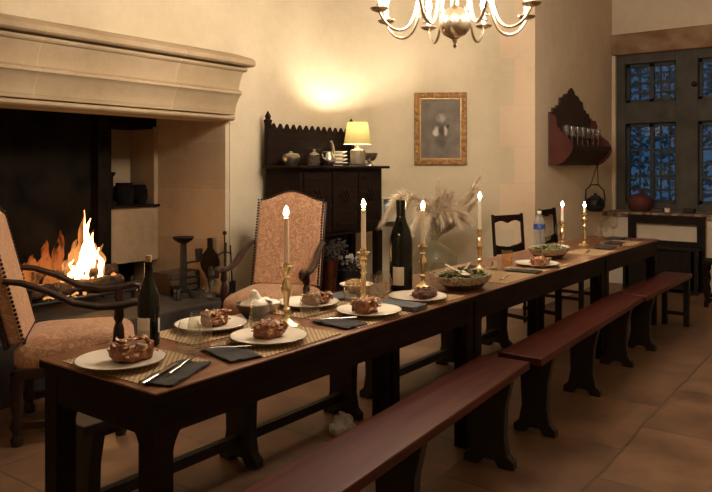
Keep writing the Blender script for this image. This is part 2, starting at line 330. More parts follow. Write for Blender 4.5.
# ------------------------------------------------------------------ room shell (x runs along the table, y towards the fireplace wall)
HZ = 3.7
struct('floor', MB().span(-3.6, 8.2, -3.2, 4.1, -.1, 0), 'floor', smooth=False)
struct('ceiling', MB().span(-3.6, 8.2, -3.2, 4.1, HZ, HZ + .1), 'ceil', smooth=False)
w = MB(); w.span(2.74, 5.0, 2.63, 4.0, 0, HZ); w.span(-3.6, -.3, 2.63, 4.0, 0, HZ); 
struct('wall_chimney_breast', MB().span(-.3, 2.74, 2.63, 2.83, 1.757, HZ), 'breast', smooth=False)
struct('wall_left', w, 'breast', smooth=False)
w = MB(); w.span(2.70, 2.742, 2.64, 3.9, 0, 3.0)
struct('wall_hearth_cheek', w, 'cheek', smooth=False)
w = MB(); w.span(-.3, 2.14, 3.55, 3.9, 0, 3.0); w.span(-.4, -.29, 2.84, 3.9, 0, 3.0); w.span(-.3, 2.74, 2.83, 3.9, 3.0, 3.1); w.span(2.08, 2.2, 3.45, 3.9, 0, 3.0)
w.span(2.2, 2.71, 3.52, 3.9, 1.72, 3.0); w.span(2.2, 2.71, 3.84, 3.9, 0, .62)
struct('wall_hearth_back', w, 'soot', smooth=False)
w = MB(); w.span(2.2, 2.70, 3.5, 3.9, .58, 1.06); w.span(2.2, 2.70, 3.84, 3.9, 1.06, 1.72); w.span(2.66, 2.705, 3.5, 3.9, 1.06, 1.74)
struct('wall_hearth_niche', w, 'block', smooth=False)
struct('trim_1', MB().span(2.17, 2.70, 3.47, 3.86, 1.045, 1.065), 'soot', smooth=False)
struct('floor_hearth', MB().span(-.3, 2.70, 2.42, 3.56, 0, .37), 'hearthtop', smooth=False, bev=.01)
# splayed wall with the picture, from the fireplace wall to the outer corner at (5.38, 1.142)
d = Vector((-.528, .849, 0)); nrm = Vector((.849, .528, 0)); A = Vector((5.38, 1.142, 0)); B = A + d * 2.1
w = MB()
def wall_prism(w, pts, z0, z1):
    a = [w.bm.verts.new((p[0], p[1], z0)) for p in pts]; b = [w.bm.verts.new((p[0], p[1], z1)) for p in pts]; n = len(pts)
    w.bm.faces.new(a); w.bm.faces.new(b)
    for i in range(n): w.bm.faces.new((a[i], a[(i + 1) % n], b[(i + 1) % n], b[i]))
wall_prism(w, [A, B, B + nrm * .3, A + nrm * .3], 0, HZ)
struct('wall_splay', w, 'breast', smooth=False)
f = MB(); I = A + d * 1.7526; L = .5; th = math.acos(-d.x); Rr = L / math.tan(th / 2); cc = Vector((I.x - L, 2.63 - Rr, 0)); pts = [I + Vector((0, .02, 0))]
pts += [cc + Vector((Rr * math.sin(th * i / 20), Rr * math.cos(th * i / 20), 0)) for i in range(21)]
wall_prism(f, pts, 0, HZ); struct('wall_corner', f, 'breast')
q = MB(); z = 0; k = 0
while z < HZ - .3:
    h = .36 + .05 * ((k * 7) % 3); L = .20 if k % 2 else .34
    p0 = A - nrm * .004; p1 = A + d * L - nrm * .004; p2 = A + d * L + nrm * .05; p3 = A + nrm * .05 + Vector((.02, 0, 0))
    wall_prism(q, [p0, p1, p2, p3], z + .004, z + h - .004); z += h; k += 1
struct('trim_2', q, 'quoin', smooth=False)
struct('wall_alcove', MB().span(5.38, 8.2, 1.142, 1.5, 0, HZ), 'plaster_grey', smooth=False)
w = MB(); X0, X1 = 7.8, 8.2
w.span(X0, X1, -3.2, 1.142, 0, .86); w.span(X0, X1, -3.2, 1.142, 3.02, HZ); w.span(X0, X1, 1.10, 1.16, .86, 3.02); w.span(X0, X1, -3.2, -.53, .86, 3.02)
struct('wall_far', w, 'plaster_grey', smooth=False)
struct('trim_3', MB().span(7.76, 8.2, -1.0, 1.142, 2.78, 3.04), 'lintel', smooth=False, bev=.015)
struct('wall_ledge', MB().span(7.45, 7.82, -3.2, 1.142, 0, .80), 'plaster_grey', smooth=False)
struct('trim_4', MB().span(7.42, 7.82, -3.2, 1.142, .80, .86), 'floral', smooth=False, bev=.008)
struct('wall_right', MB().span(-3.6, 8.2, -3.3, -3.2, 0, HZ), 'plaster', smooth=False)
struct('wall_near', MB().span(-3.7, -3.6, -3.3, 4.1, 0, HZ), 'plaster', smooth=False)
# window: stone cross with leaded lights
wf = MB()
for y0, y1 in ((1.10, .995), (.403, .163), (-.43, -.53)): wf.span(7.84, 8.1, y0, y1, .86, 2.78)
for y0, y1 in ((.995, .403), (.163, -.43)):
    for z0, z1 in ((.86, .95), (1.93, 2.19), (2.67, 2.78)): wf.span(7.842, 8.098, y0, y1, z0, z1)
win = struct('window_1', wf, 'winframe', smooth=False, bev=.006)
for (y0, y1) in ((.995, .403), (.163, -.43)):
    for (z0, z1, nr) in ((.95, 1.93, 6), (2.19, 2.67, 4)):
        g = MB(); g.span(7.955, 7.960, y0, y1, z0, z1); g.obj('pane', 'pane', win, smooth=False)
        b = MB(); ym = (y0 + y1) / 2
        b.span(7.93, 7.98, ym - .026, ym + .026, z0, z1)
        for s_ in (y0 - .017, y1 + .017): b.span(7.93, 7.98, s_ - .017, s_ + .017, z0, z1)
        for zz in (z0 + .02, z1 - .02): b.span(7.93, 7.98, y0, y1, zz - .02, zz + .02)
        for i in range(1, nr):
            zz = z0 + (z1 - z0) * i / nr; t = .014 if i % 2 == 0 else .008; b.span(7.94, 7.975, y0, y1, zz - t, zz + t)
        for a0, a1, nn in ((y0, ym, 2), (ym, y1, 3)):
            for i in range(1, nn): yy = a0 + (a1 - a0) * i / nn; b.span(7.945, 7.972, yy - .009, yy + .009, z0, z1)
        b.obj('casement_bars', 'leadbar', win, smooth=False)
lt = MB(); lt.ball((7.83, .20, 2.37), .035); lt.obj('catch', 'iron', win)

# ------------------------------------------------------------------ chimney piece
def mantel():
    t = thing('fireplace_mantel', 'pinkish carved stone mantel shelf running above the dark fireplace opening', 'mantel', (0, 2.63, 0))
    cove = [(.075 + .055 * (1 - math.cos(i / 6 * PI / 2)), 1.83 + .125 * i / 6) for i in range(7)]
    cove2 = [(.115 + .05 * (1 - math.cos(i / 6 * PI / 2)), 2.0 + .14 * i / 6) for i in range(7)]
    def ex(poly, nm, x0, x1):
        m = MB(); m.prism([(-p, z) for p, z in poly], 1, Matrix(((0, 1, 0, 0), (1, 0, 0, 0), (0, 0, 1, 0), (0, 0, 0, 1))) )
        for v in m.bm.verts: v.co.x = x0 + (x1 - x0) * v.co.x
        m.obj(nm, 'stone', t, bev=.004)
    ex([(0, 1.757), (.06, 1.757), (.085, 1.772), (.085, 1.794), (0, 1.794)], 'lower_fillet', -.6, 2.72)
    ex([(0, 1.806), (.066, 1.806), (.072, 1.83)] + cove + [(.15, 1.965), (.15, 1.985), (.118, 2.0)] + cove2 + [(0, 2.14)], 'frieze', -.6, 2.73)
    ex([(0, 2.142), (.17, 2.142), (.185, 2.155), (.185, 2.172), (0, 2.172)], 'bed_moulding', -.6, 2.76)
    ex([(0, 2.184), (.215, 2.184), (.235, 2.197), (.235, 2.225), (.20, 2.25), (0, 2.31)], 'mantel_shelf', -.6, 2.80)
mantel()

def fire():
    g = thing('fire_grate', 'black iron fire basket holding the burning logs in the hearth', 'grate', (1.62, 3.1, .37))
    b = MB()
    for i in range(9): b.tube([(-.42 + .105 * i, -.2, .10), (-.42 + .105 * i, .2, .10)], .009)
    b.tube([(-.44, -.2, .10), (.44, -.2, .10)], .012); b.tube([(-.44, .2, .10), (.44, .2, .10)], .012); b.obj('bars', 'iron', g)
    for sx in (-.4, .4):
        for sy in (-.19, .19): MB().tube([(sx, sy, 0), (sx, sy, .2)], .013).obj('leg', 'iron', g)
    k = 0
    for (x0, x1, y, z, r, txt) in ((-.40, .36, -.1, .165, .052, 'front charred log burning on the fire basket'), (-.38, .42, .08, .165, .052, 'rear charred log burning on the fire basket'), (-.30, .38, -.01, .245, .046, 'charred log lying on top of two others in the fire')):
        L = MB(); n = 14; L.tube([(1.62 + x0 + (x1 - x0) * i / n, 3.1 + y + .015 * math.sin(i + k), .37 + z + .008 * math.cos(i * 1.7)) for i in range(n + 1)], [r * (.9 + .12 * noise.noise((i * .6, k, 0))) for i in range(n + 1)], 12)
        tag(L.obj('log', 'log'), txt, 'log', 'logs in the fire'); k += 1
    f = thing('fire', 'tall orange and white log fire blazing in the hearth', 'fire', (1.66, 3.06, .60))
    def tongue(x, y, h, r, lean, seed, m, nm='flame'):
        n = 14; pts = []; rr = []
        for i in range(n + 1):
            t = i / n; pts.append((x + lean * t + .035 * noise.noise((t * 3.2, seed, 1)) * (.3 + t), y + .03 * noise.noise((t * 3, seed, 5)), h * t - .03))
            rr.append(max(.002, r * (math.sin(PI * min(1, .22 + t * .78)) ** .8) * (1 - .35 * t) * (1 + .35 * noise.noise((t * 6, seed, 9)))))
        T = MB().tube(pts, rr, 14, flat=.7); T.obj(nm, m, f)
    tongue(.06, .0, .44, .042, .03, 1, 'fire'); tongue(.12, .03, .33, .038, .02, 2, 'fire'); tongue(.0, -.02, .26, .038, .03, 3, 'fire')
    tongue(-.06, .0, .15, .03, .02, 4, 'fire'); tongue(.18, .0, .22, .03, -.01, 5, 'fire'); tongue(.05, .02, .50, .016, .02, 6, 'fire')
    for k_, (x_, y_, h_, r_) in enumerate(((-.16, .05, .26, .06), (-.24, .08, .20, .06), (-.32, .04, .16, .06), (-.40, .02, .12, .05), (-.46, .06, .08, .045), (-.10, .14, .36, .07), (-.20, .15, .30, .07), (-.30, .16, .20, .06), (-.12, -.06, .14, .05), (-.26, -.06, .10, .05))):
        tongue(x_, y_, h_, r_, .05, 20 + k_, 'firesoft', 'flame_veil')
    for k_, (x_, y_, h_, r_) in enumerate(((.05, .05, .46, .065), (.13, .06, .36, .06), (-.02, .04, .30, .06), (.19, .03, .24, .045), (-.09, .02, .20, .05))):
        tongue(x_, y_, h_, r_, .03, 40 + k_, 'fireedge', 'flame_edge')
    e = MB()
    for i in range(60): e.ball((rnd.uniform(-.3, .3), rnd.uniform(-.14, .1), rnd.uniform(-.13, -.02)), rnd.uniform(.010, .024), 1)
    e.obj('embers', 'ember', f)['kind'] = 'stuff'
fire()

def andiron():
    t = thing('andiron', 'tall black iron andiron with a dished top standing on the hearth', 'andiron', (2.34, 2.72, .37))
    MB().tube([(0, 0, .05), (0, 0, .44)], [.030, .024], 12).obj('post', 'iron', t)
    MB().lathe([(0, .43), (.03, .43), (.07, .455), (.085, .475), (.08, .48), (.0, .46)], 20).obj('dish', 'iron', t)
    MB().tube([(-.075, -.03, 0), (-.05, 0, .06), (0, 0, .08), (.05, 0, .06), (.075, -.03, 0)], .018).obj('foot', 'iron', t)
    MB().tube([(0, 0, .06), (.02, .1, .07), (.02, .16, .07), (.02, .17, 0)], .014).obj('billet_bar', 'iron', t)
    a = MB().tube([(0, 0, .27), (.1, .02, .275), (.16, .02, .27)], .008).obj('arm', 'iron', t)
    MB().lathe([(0, .27), (.022, .27), (.03, .33), (.032, .37), (.026, .37), (.02, .29), (0, .285)], 14, TR(.17, .02, 0)).obj('cup', 'iron', a)
andiron()
def fireside():
    t = thing('fire_tool_stand', 'black iron stand of fire tools leaning at the hearth jamb', 'fire tools', (2.62, 2.56, .37))
    MB().lathe([(0, 0), (.07, 0), (.07, .015), (.02, .03), (0, .03)], 16).obj('base', 'iron', t)
    MB().tube([(0, 0, .02), (.01, 0, .42)], .009).obj('post', 'iron', t)
    MB().tube([(-.07, 0, .33), (0, 0, .35), (.07, 0, .33)], .006).obj('hook_bar', 'iron', t)
    p = MB().tube([(-.03, -.03, .03), (-.02, -.02, .5)], .006).obj('poker', 'iron', t); MB().ball((-.02, -.02, .5), .018).obj('knob', 'iron', p)
    sh = MB().tube([(.05, -.03, .1), (.04, -.02, .4)], .006).obj('shovel', 'iron', t); MB().box((.052, -.032, .06), (.06, .008, .11)).obj('blade', 'iron', sh)
    b = thing('bellows', 'dark wood and leather fire bellows propped against the hearth cheek', 'bellows', (2.655, 2.78, .371), 0)
    pl = [(0, .0), (.02, .10)] + [(.085 * math.sin(a), .24 - .10 * math.cos(a)) for a in [PI * i / 10 for i in range(2, 9)]] + [(.02, .36), (.02, .44), (-.02, .44), (-.02, .36)] + [(-.085 * math.sin(a), .24 - .10 * math.cos(a)) for a in [PI * i / 10 for i in range(8, 1, -1)]] + [(-.02, .10)]
    R = TR(0, .0, 0, 0, 0, -PI / 2 + .3)
    MB().prism(pl, .018, R).obj('board', 'oak_dark', b); MB().prism([(x * .95, z) for x, z in pl[1:9] + pl[-8:]], .03, R @ Matrix.Translation((0, .018, 0))).obj('leather', 'leather', b)
    c = thing('log_crate', 'low slatted wooden crate on the hearth behind the andiron', 'crate', (2.54, 3.06, .37), .06)
    for i in range(3): MB().span(-.16, .16, -.12, -.10, .01 + i * .055, .05 + i * .055).obj('slat', 'crate', c, bev=.003); MB().span(-.16, .16, .10, .12, .01 + i * .055, .05 + i * .055).obj('slat', 'crate', c, bev=.003)
    for s_ in (-.15, .15): MB().span(s_ - .012, s_ + .012, -.1, .1, 0, .165).obj('end_board', 'crate', c)
    MB().span(-.14, .14, -.1, .1, .005, .02).obj('base', 'crate', c)
    k = thing('glass_carafe', 'round-bellied glass carafe with a dark stopper standing on the hearth edge', 'carafe', (2.44, 2.52, .3705))
    MB().lathe([(0, 0), (.05, .002), (.075, .03), (.085, .07), (.075, .115), (.04, .15), (.022, .165), (.02, .20), (.026, .205)], 24).obj('body', 'glass', k)
    MB().lathe([(0, .185), (.018, .185), (.022, .24), (.014, .255), (0, .257)], 12).obj('stopper', 'iron', k)
    for nm, x, lab, prof in (('candle_pot', 2.335, 'slim black candlestick-shaped pot at the left of the hearth niche', [(0, 0), (.05, 0), (.05, .02), (.022, .04), (.022, .24), (.04, .26), (.04, .28), (0, .28)]),
                             ('iron_pot', 2.47, 'squat black iron pot in the middle of the hearth niche', [(0, 0), (.075, 0), (.085, .06), (.085, .15), (.07, .17), (.075, .185), (0, .185)]),
                             ('cooking_pot', 2.635, 'round black cooking pot at the end of the hearth niche', [(0, 0), (.05, 0), (.075, .05), (.075, .12), (.055, .15), (.06, .165), (0, .17)])):
        tag(MB().lathe(prof, 18).obj(nm, 'soot', loc=(x, 3.66, 1.0655)), lab, 'pot', 'pots in the hearth niche')
fireside()

# ------------------------------------------------------------------ refectory tables
def table(L, label, x, y, rz):
    t = thing('dining_table', label, 'table', (x, y, 0), rz, 'refectory tables end to end'); Wd = .61
    MB().span(0, L, 0, Wd, .7435, .75).obj('tabletop', 'tabletop', t, bev=.002); MB().span(.001, L - .001, .001, Wd - .001, .721, .7435).obj('shaded_slab', 'oak_dark', t)  # one slab in two tones: shade on its edge is put into the colour
    MB().span(.03, L - .03, .022, .046, .615, .722).obj('apron', 'oak_dark', t); MB().span(.03, L - .03, Wd - .046, Wd - .022, .615, .722).obj('apron', 'oak_dark', t)  # aprons and legs darker than the top, their lack of light coloured in
    MB().span(.012, .036, .05, Wd - .05, .615, .722).obj('end_apron', 'oak_dark', t); MB().span(L - .036, L - .012, .05, Wd - .05, .615, .722).obj('end_apron', 'oak_dark', t)
    for ex in (0, 1):
        for ey in (0, 1):
            m = MB(); w_ = .07; x0 = .01 if not ex else L - .01 - w_; y0 = .02 if not ey else Wd - .02 - w_
            m.span(x0, x0 + w_, y0, y0 + w_, 0, .721)
            sgx = 1 if not ex else -1; sgy = 1 if not ey else -1
            br = [(0, .62)] + [(.055 - .055 * math.sin(a), .62 - .15 + .15 * math.cos(a) * 0 + .15 * (1 - math.cos(a)) * 0 + .15 * (1 - a / (PI / 2)) ** 2 * 0 - 0) for a in ()] 
            cur = [(.055 * (1 - math.sin(PI / 2 * i / 6)), .62 - .14 * (1 - math.cos(PI / 2 * i / 6))) for i in range(7)]
            poly = [(0, .62)] + cur
            xa = x0 + w_ if not ex else x0
            m.prism([(sgx * px, pz) for px, pz in poly], .045, TR(xa, y0 + .012, 0))
            ya = y0 + w_ if not ey else y0
            m.prism([(sgy * px, pz) for px, pz in poly], .045, TR(x0 + .057, ya, 0, rz=PI / 2))
            m.obj('leg', 'oak_dark', t, smooth=False, bev=.003)
    return t
table(1.945, 'long dark oak table nearest the camera, carved corner legs, laid for dinner', 0, 0, 0)
table(2.03, 'dark oak table in the middle of the row, between two others', 1.955, .006, -.004)
table(1.38, 'short dark oak table at the window end of the row', 3.993, 0, -.012)

# ------------------------------------------------------------------ benches
def bench(L, xs, label, x, y, rz, stretch=False, last=False, grp='red-brown benches along the near side of the tables', wd=.25):
    t = thing('bench', label, 'bench', (x, y, 0), rz, grp)
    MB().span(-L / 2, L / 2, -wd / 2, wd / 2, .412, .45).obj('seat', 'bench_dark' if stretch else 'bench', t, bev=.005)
    h = wd / 2 - .012
    prof = [(-h - .01, 0), (-h - .01, .035), (-h + .02, .06), (-h + .035, .14), (-h + .03, .28), (-h, .411), (h, .411), (h - .03, .28), (h - .035, .14), (h - .02, .06), (h + .01, .035), (h + .01, 0), (.05, 0), (.03, .03), (-.03, .03), (-.05, 0)]
    for xl in xs:
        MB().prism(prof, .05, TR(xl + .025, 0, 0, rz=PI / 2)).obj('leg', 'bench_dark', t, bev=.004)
    if last:
        for sy in (-1, 1): MB().span(L / 2 - .12, L / 2 - .075, sy * .09 - .022, sy * .09 + .022, 0, .411).obj('leg', 'bench_dark', t)
        MB().span(L / 2 - .11, L / 2 - .085, -.07, .07, .09, .12).obj('stretcher', 'bench_dark', t)
    if stretch: MB().span(xs[0], xs[-1], -.018, .018, .09, .135).obj('stretcher', 'bench_dark', t)
    MB().span(xs[0] + .03, xs[-1] - .03, -.012, .012, .345, .411).obj('rail', 'bench_dark', t)
    return t
bench(2.06, (-.93, -.05, .83), 'red-brown plank bench closest to the camera, reaching out of the frame', .95, -.209, math.radians(4.3))
bench(2.08, (-.82, -.03, .74), 'middle red-brown bench, its worn near corner butting the first bench', 3.10, -.133, math.radians(1.9), wd=.23)
bench(1.38, (-.45,), 'far short red-brown bench ending beside the window settle', 4.85, -.125, math.radians(-.8), last=True, wd=.23)
g2 = 'dark benches along the fireplace side of the tables'
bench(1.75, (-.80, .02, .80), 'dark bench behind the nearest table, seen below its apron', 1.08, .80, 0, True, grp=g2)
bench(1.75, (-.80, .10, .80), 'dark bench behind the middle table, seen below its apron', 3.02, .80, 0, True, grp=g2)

# ------------------------------------------------------------------ armchairs
def armchair(label, loc, rz):
    t = thing('armchair', label, 'armchair', loc, rz, 'upholstered high-backed armchairs')
    hw = .30
    MB().pillow((.03, 0, .43), (.295, .295, .105), .68, .24).obj('seat', 'brocade', t)
    MB().span(-.25, .30, -.29, .29, .33, .385).obj('seat_frame', 'chairwood', t, bev=.006)
    # back: tilted panel with a swept camel top
    R = TR(-.235, 0, .50, -.25, 0, PI / 2)
    def outline(sx, sh, dz=0):
        top = [(sx * (1 - i / 12), sh + dz + .075 * (math.sin(PI / 2 * min(1, i / 12 * 1.05)) ** 2.2)) for i in range(25)]
        return [(-sx, dz)] + [(sx, dz)] + [(x, z) for x, z in [(sx * (1 - i / 12), sh + .07 * (.5 - .5 * math.cos(PI * (1 - abs(i - 12) / 12)))) for i in range(25)]]
    o = outline(.255, .645)
    MB().prism([(x, z) for x, z in o], .075, R @ Matrix.Translation((0, -.03, 0))).obj('backrest', 'brocade', t, bev=.018)
    o2 = [(x * 1.03, z * 1.01 if z > 0 else -.01) for x, z in o]
    MB().prism(o2, .022, R @ Matrix.Translation((0, .046, 0))).obj('back_frame', 'chairwood', t, bev=.004)
    nl = MB()
    for (x0, z0), (x1, z1) in zip(o, o[1:] + o[:1]):
        n = max(1, int(math.hypot(x1 - x0, z1 - z0) / .021))
        for i in range(n):
            f = i / n; nl.ball((x0 + (x1 - x0) * f, .0, z0 + (z1 - z0) * f), .0088, 1, R @ Matrix.Translation((0, -.028, 0)) @ Matrix.Diagonal((1.01, 1, 1.004, 1)))
    nl.obj('nail_trim', 'chairwood', t)
    for s_ in (-1, 1):
        a = [(-.30, s_ * .272, .82), (-.22, s_ * .278, .81), (-.10, s_ * .285, .765), (.02, s_ * .292, .70), (.14, s_ * .296, .672), (.25, s_ * .30, .675), (.32, s_ * .30, .69), (.355, s_ * .30, .68), (.362, s_ * .30, .655), (.345, s_ * .30, .64)]
        MB().tube(a, [.020, .022, .024, .025, .026, .028, .030, .026, .02, .014], 12, flat=.75).obj('arm', 'chairwood', t)
        MB().lathe([(.024, .36), (.028, .42), (.018, .44), (.030, .50), (.026, .56), (.016, .59), (.026, .61), (.02, .665)], 14, TR(.24, s_ * .295, 0)).obj('arm_post', 'chairwood', t)
        for fx in (1, -1):
            x = .25 * fx if fx > 0 else -.24
            MB().lathe([(.026, 0), (.032, .03), (.02, .055), (.034, .10), (.02, .14), (.030, .2), (.026, .26), (.032, .28), (.032, .36)], 14, TR(x, s_ * .26, 0)).obj('leg', 'chairwood', t)
        MB().span(-.24, .25, s_ * .26 - .014, s_ * .26 + .014, .08, .115).obj('stretcher', 'chairwood', t)
    MB().tube([(.0, -.26, .10), (.0, .26, .10)], .016, 10).obj('stretcher', 'chairwood', t)
    return t
armchair('rose brocade armchair facing the table, between the fire and the dresser', (2.475, 1.875, 0), math.atan2(-.292, -.956) + .14)
armchair('rose brocade armchair seen side-on at the near end, before the fire', (.91, 1.905, 0), math.atan2(-.8, .6) + .32)

# ------------------------------------------------------------------ side chairs
def side_chair(label, loc, rz):
    """local +x is where the sitter faces; origin under the backrest"""
    t = thing('side_chair', label, 'chair', loc, rz, 'plain wooden chairs on the far side of the tables')
    MB().span(.0, .42, -.20, .20, .425, .455).obj('seat', 'oak_dark', t, bev=.006)
    for s_ in (-1, 1):
        MB().tube([(.01, s_ * .19, 0), (.01, s_ * .19, .45), (-.03, s_ * .19, .975)], .019, 4).obj('back_post', 'oak_dark', t, smooth=False)
        MB().span(.36, .40, s_ * .175 - .02, s_ * .175 + .02, 0, .425).obj('leg', 'oak_dark', t)
        MB().span(.0, .38, s_ * .18 - .01, s_ * .18 + .01, .12, .15).obj('stretcher', 'oak_dark', t)
    w1 = .19; top = [(-w1, .965), (w1, .965), (w1, .90)] + [(w1 - 2 * w1 * i / 16, .895 + .022 * abs(math.sin(PI * i / 8)) * (1 if 0 < i < 16 else 0)) for i in range(17)]
    MB().prism(top, .022, TR(-.02, 0, 0, rz=PI / 2)).obj('top_rail', 'oak_dark', t)
    low = [(-w1, .63), (w1, .63)] + [(w1 - 2 * w1 * i / 16, .70 - .02 * abs(math.sin(PI * i / 8)) + .03 * math.exp(-((i - 8) / 2.2) ** 2) * -1 + .02) for i in range(17)]
    MB().prism(low, .022, TR(.0, 0, 0, rz=PI / 2)).obj('lower_rail', 'oak_dark', t)
    return t
side_chair('dark open-backed chair in front of the splayed wall, right of the pampas', (4.56, 1.03, 0), math.atan2(-.96, -.27))
side_chair('dark open-backed chair close to the alcove wall, behind two candlesticks', (5.60, 1.08, 0), -PI / 2)

# ------------------------------------------------------------------ dresser
def dresser():
    t = thing('gothic_dresser', 'tall blackened oak dresser with a toothed gallery, beside the fireplace', 'dresser', (3.045, 2.14, 0))
    Lx = 1.19; D = .40
    MB().span(.02, Lx - .02, .02, D, .80, 1.375).obj('cabinet', 'oak_dark', t, smooth=False, bev=.004)
    MB().span(-.03, Lx + .035, -.035, D, 1.375, 1.40).obj('top_board', 'oak_dark', t, bev=.006)
    MB().span(.03, Lx - .03, D - .03, D, 1.40, 1.69).obj('back_panel', 'oak_dark', t, smooth=False)
    c = [(.03, 1.69)]; n = 13; p = (Lx - .10) / n
    for i in range(n): x = .05 + i * p; c += [(x + .004, 1.70), (x + p / 2, 1.758), (x + p - .004, 1.70)]
    c += [(Lx - .03, 1.69), (Lx - .03, 1.66), (.03, 1.66)]
    MB().prism(c, .026, TR(0, D - .029, 0)).obj('toothed_crest', 'oak_dark', t, smooth=False)
    for x in (.02, Lx - .02):
        m = MB().span(x - .022, x + .022, D - .042, D + .002, 1.40, 1.76).lathe([(.034, 1.76), (.036, 1.78), (.02, 1.79), (.026, 1.815), (.012, 1.84), (0, 1.862)], 4, TR(x, D - .02, 0, rz=PI / 4))
        m.obj('finial_post', 'oak_dark', t, smooth=False)
    for x, y in ((.05, .05), (Lx - .05, .05), (.05, D - .035), (Lx - .045, D - .035)):
        MB().span(x - .035, x + .035, y - .035, y + .035, 0, .80).obj('leg', 'oak_dark', t, bev=.004)
    MB().span(.02, Lx - .02, .02, D, .27, .31).obj('lower_shelf', 'oak_dark', t); MB().span(.05, Lx - .08, D - .03, D - .01, .31, .80).obj('lower_back', 'oak_dark', t)
    for i, x in enumerate((.05, .42, .79)):
        r = MB().span(x, x + .345, .0, .02, .84, 1.34)
        cx = x + .172; cz = 1.14
        for a in range(6): r.ball((cx + .045 * math.cos(a * PI / 3), -.004, cz + .045 * math.sin(a * PI / 3)), (.022, .010, .022), 1)
        r.ball((cx, -.004, cz), (.02, .014, .02), 1)
        for q_ in (0, 1): r.prism([(cx - .12, .88 + q_ * .40), (cx + .12, .88 + q_ * .40), (cx + .12, .90 + q_ * .40), (cx - .12, .90 + q_ * .40)], .012, TR(0, -.010, 0))
        f = r.obj('door', 'oak_dark', t)
        MB().ball((x + .32, -.012, 1.06), .012, 1).obj('knob', 'iron', f)
    Z = 1.4005; X, Y = 3.10, 2.2
    def put(nm, lab, cat, x, y, parts):
        o = thing(nm, lab, cat, (x, y, Z))
        for pn, mb, mt in parts: mb.obj(pn, mt, o)
    put('sugar_bowl', 'low round silvery lidded bowl alone at the left of the dresser top', 'bowl', 3.15, 2.34, [('bowl', MB().lathe([(0, 0), (.05, .0), (.052, .008), (.075, .04), (.078, .075), (.07, .085)], 20), 'pewter'), ('lid', MB().lathe([(.075, .085), (.06, .098), (.02, .105), (.014, .118), (0, .12)], 20), 'pewter'), ('handle', MB().tube([(.075, 0, .03), (.105, 0, .045), (.1, 0, .07), (.075, 0, .075)], .006), 'pewter')])
    put('glass_jar', 'small lidded glass jar on the dresser, left of the silver coffee pot', 'jar', 3.40, 2.30, [('body', MB().lathe([(0, 0), (.05, 0), (.055, .03), (.055, .075), (.04, .09)], 20), 'glassamber'), ('lid', MB().lathe([(.05, .09), (.045, .1), (.015, .115), (.015, .135), (.0, .14)], 20), 'pewter')])
    put('coffee_pot', 'polished metal coffee pot with an upswept handle on the dresser', 'pot', 3.59, 2.29, [('body', MB().lathe([(0, 0), (.04, 0), (.06, .03), (.062, .06), (.04, .10), (.035, .12), (0, .13)], 20), 'steel'), ('spout', MB().tube([(-.05, 0, .04), (-.085, 0, .07), (-.1, 0, .105)], [.012, .009, .007]), 'steel'), ('handle', MB().tube([(.05, 0, .05), (.07, 0, .10), (.055, 0, .16), (.03, 0, .215)], [.01, .012, .014, .012]), 'pewter')])
    for i, (dx, w_, lab) in enumerate(((0, .118, 'bottom white plate of the stack left of the lamp'), (.005, .114, 'second white plate up in the stack left of the lamp'), (-.004, .116, 'third white plate up in the stack left of the lamp'), (.006, .11, 'top white plate of the stack left of the lamp'))):
        tag(MB().lathe([(0, 0), (w_ * .6, 0), (w_ * .62, .006), (w_, .026), (w_, .031), (w_ * .6, .012), (0, .012)], 28).obj('plate', 'porcelain', loc=(3.765 + dx, 2.365, Z + i * .0325)), lab, 'plate', 'white plates stacked on the dresser')
    l = thing('table_lamp', 'lit table lamp with a pale yellow shade on the dresser', 'lamp', (3.93, 2.23, Z))
    MB().lathe([(0, 0), (.075, 0), (.078, .02), (.07, .03), (.07, .13), (.06, .145), (.02, .155), (.012, .17), (.012, .308), (0, .308)], 24).obj('base', 'bowldark', l)
    MB().lathe([(.125, .195), (.094, .395)], 32).obj('lamp_shade', 'shade', l)
    MB().ball((0, 0, .338), (.024, .024, .028), 2).obj('bulb', 'lampbulb', l)
    put('footed_bowl', 'dull pewter footed bowl right of the lamp on the dresser', 'bowl', 4.12, 2.23, [('bowl', MB().lathe([(.02, .045), (.05, .055), (.07, .085), (.078, .12), (.072, .12), (.05, .07), (0, .06)], 22), 'pewter'), ('foot', MB().lathe([(0, 0), (.042, 0), (.04, .012), (.015, .025), (.02, .046), (0, .05)], 18), 'pewter')])
    # on the lower shelf
    ur = thing('copper_urn', 'tall dull copper urn on the dresser lower shelf holding grey dried flowers', 'urn', (3.575, 2.27, .3105))
    MB().lathe([(0, 0), (.06, 0), (.065, .02), (.058, .05), (.07, .20), (.082, .26), (.086, .27), (.07, .268), (.06, .2), (0, .1)], 24).obj('body', 'copper', ur)
    fl = thing('dried_flowers', 'cloud of grey dried flower sprays standing in the copper urn', 'dried flowers', (3.575, 2.27, .45))
    stems, heads = MB(), MB()
    for i in range(70):
        a = rnd.uniform(0, 2 * PI); r = rnd.uniform(.02, .17); h = rnd.uniform(.16, .30); e = Vector((r * math.cos(a) + .05, r * .7 * math.sin(a), h))
        stems.tube([(0, 0, -.08), (e.x * .3, e.y * .3, h * .5), e], .002, 4)
        for k in range(5): heads.ball(e + Vector((rnd.uniform(-.02, .02), rnd.uniform(-.02, .02), rnd.uniform(-.02, .03))), rnd.uniform(.006, .014), 1)
    stems.obj('stems', 'driedgrey', fl); heads.obj('flower_heads', 'driedgrey', fl)['kind'] = 'stuff'
    pt = thing('flower_pot', 'dark planter with small white flowers on the dresser lower shelf', 'potted plant', (3.87, 2.27, .3105))
    MB().lathe([(0, 0), (.08, 0), (.11, .15), (.1, .15), (.09, .13), (0, .13)], 20).obj('pot', 'iron', pt)
    fo, fw = MB(), MB()
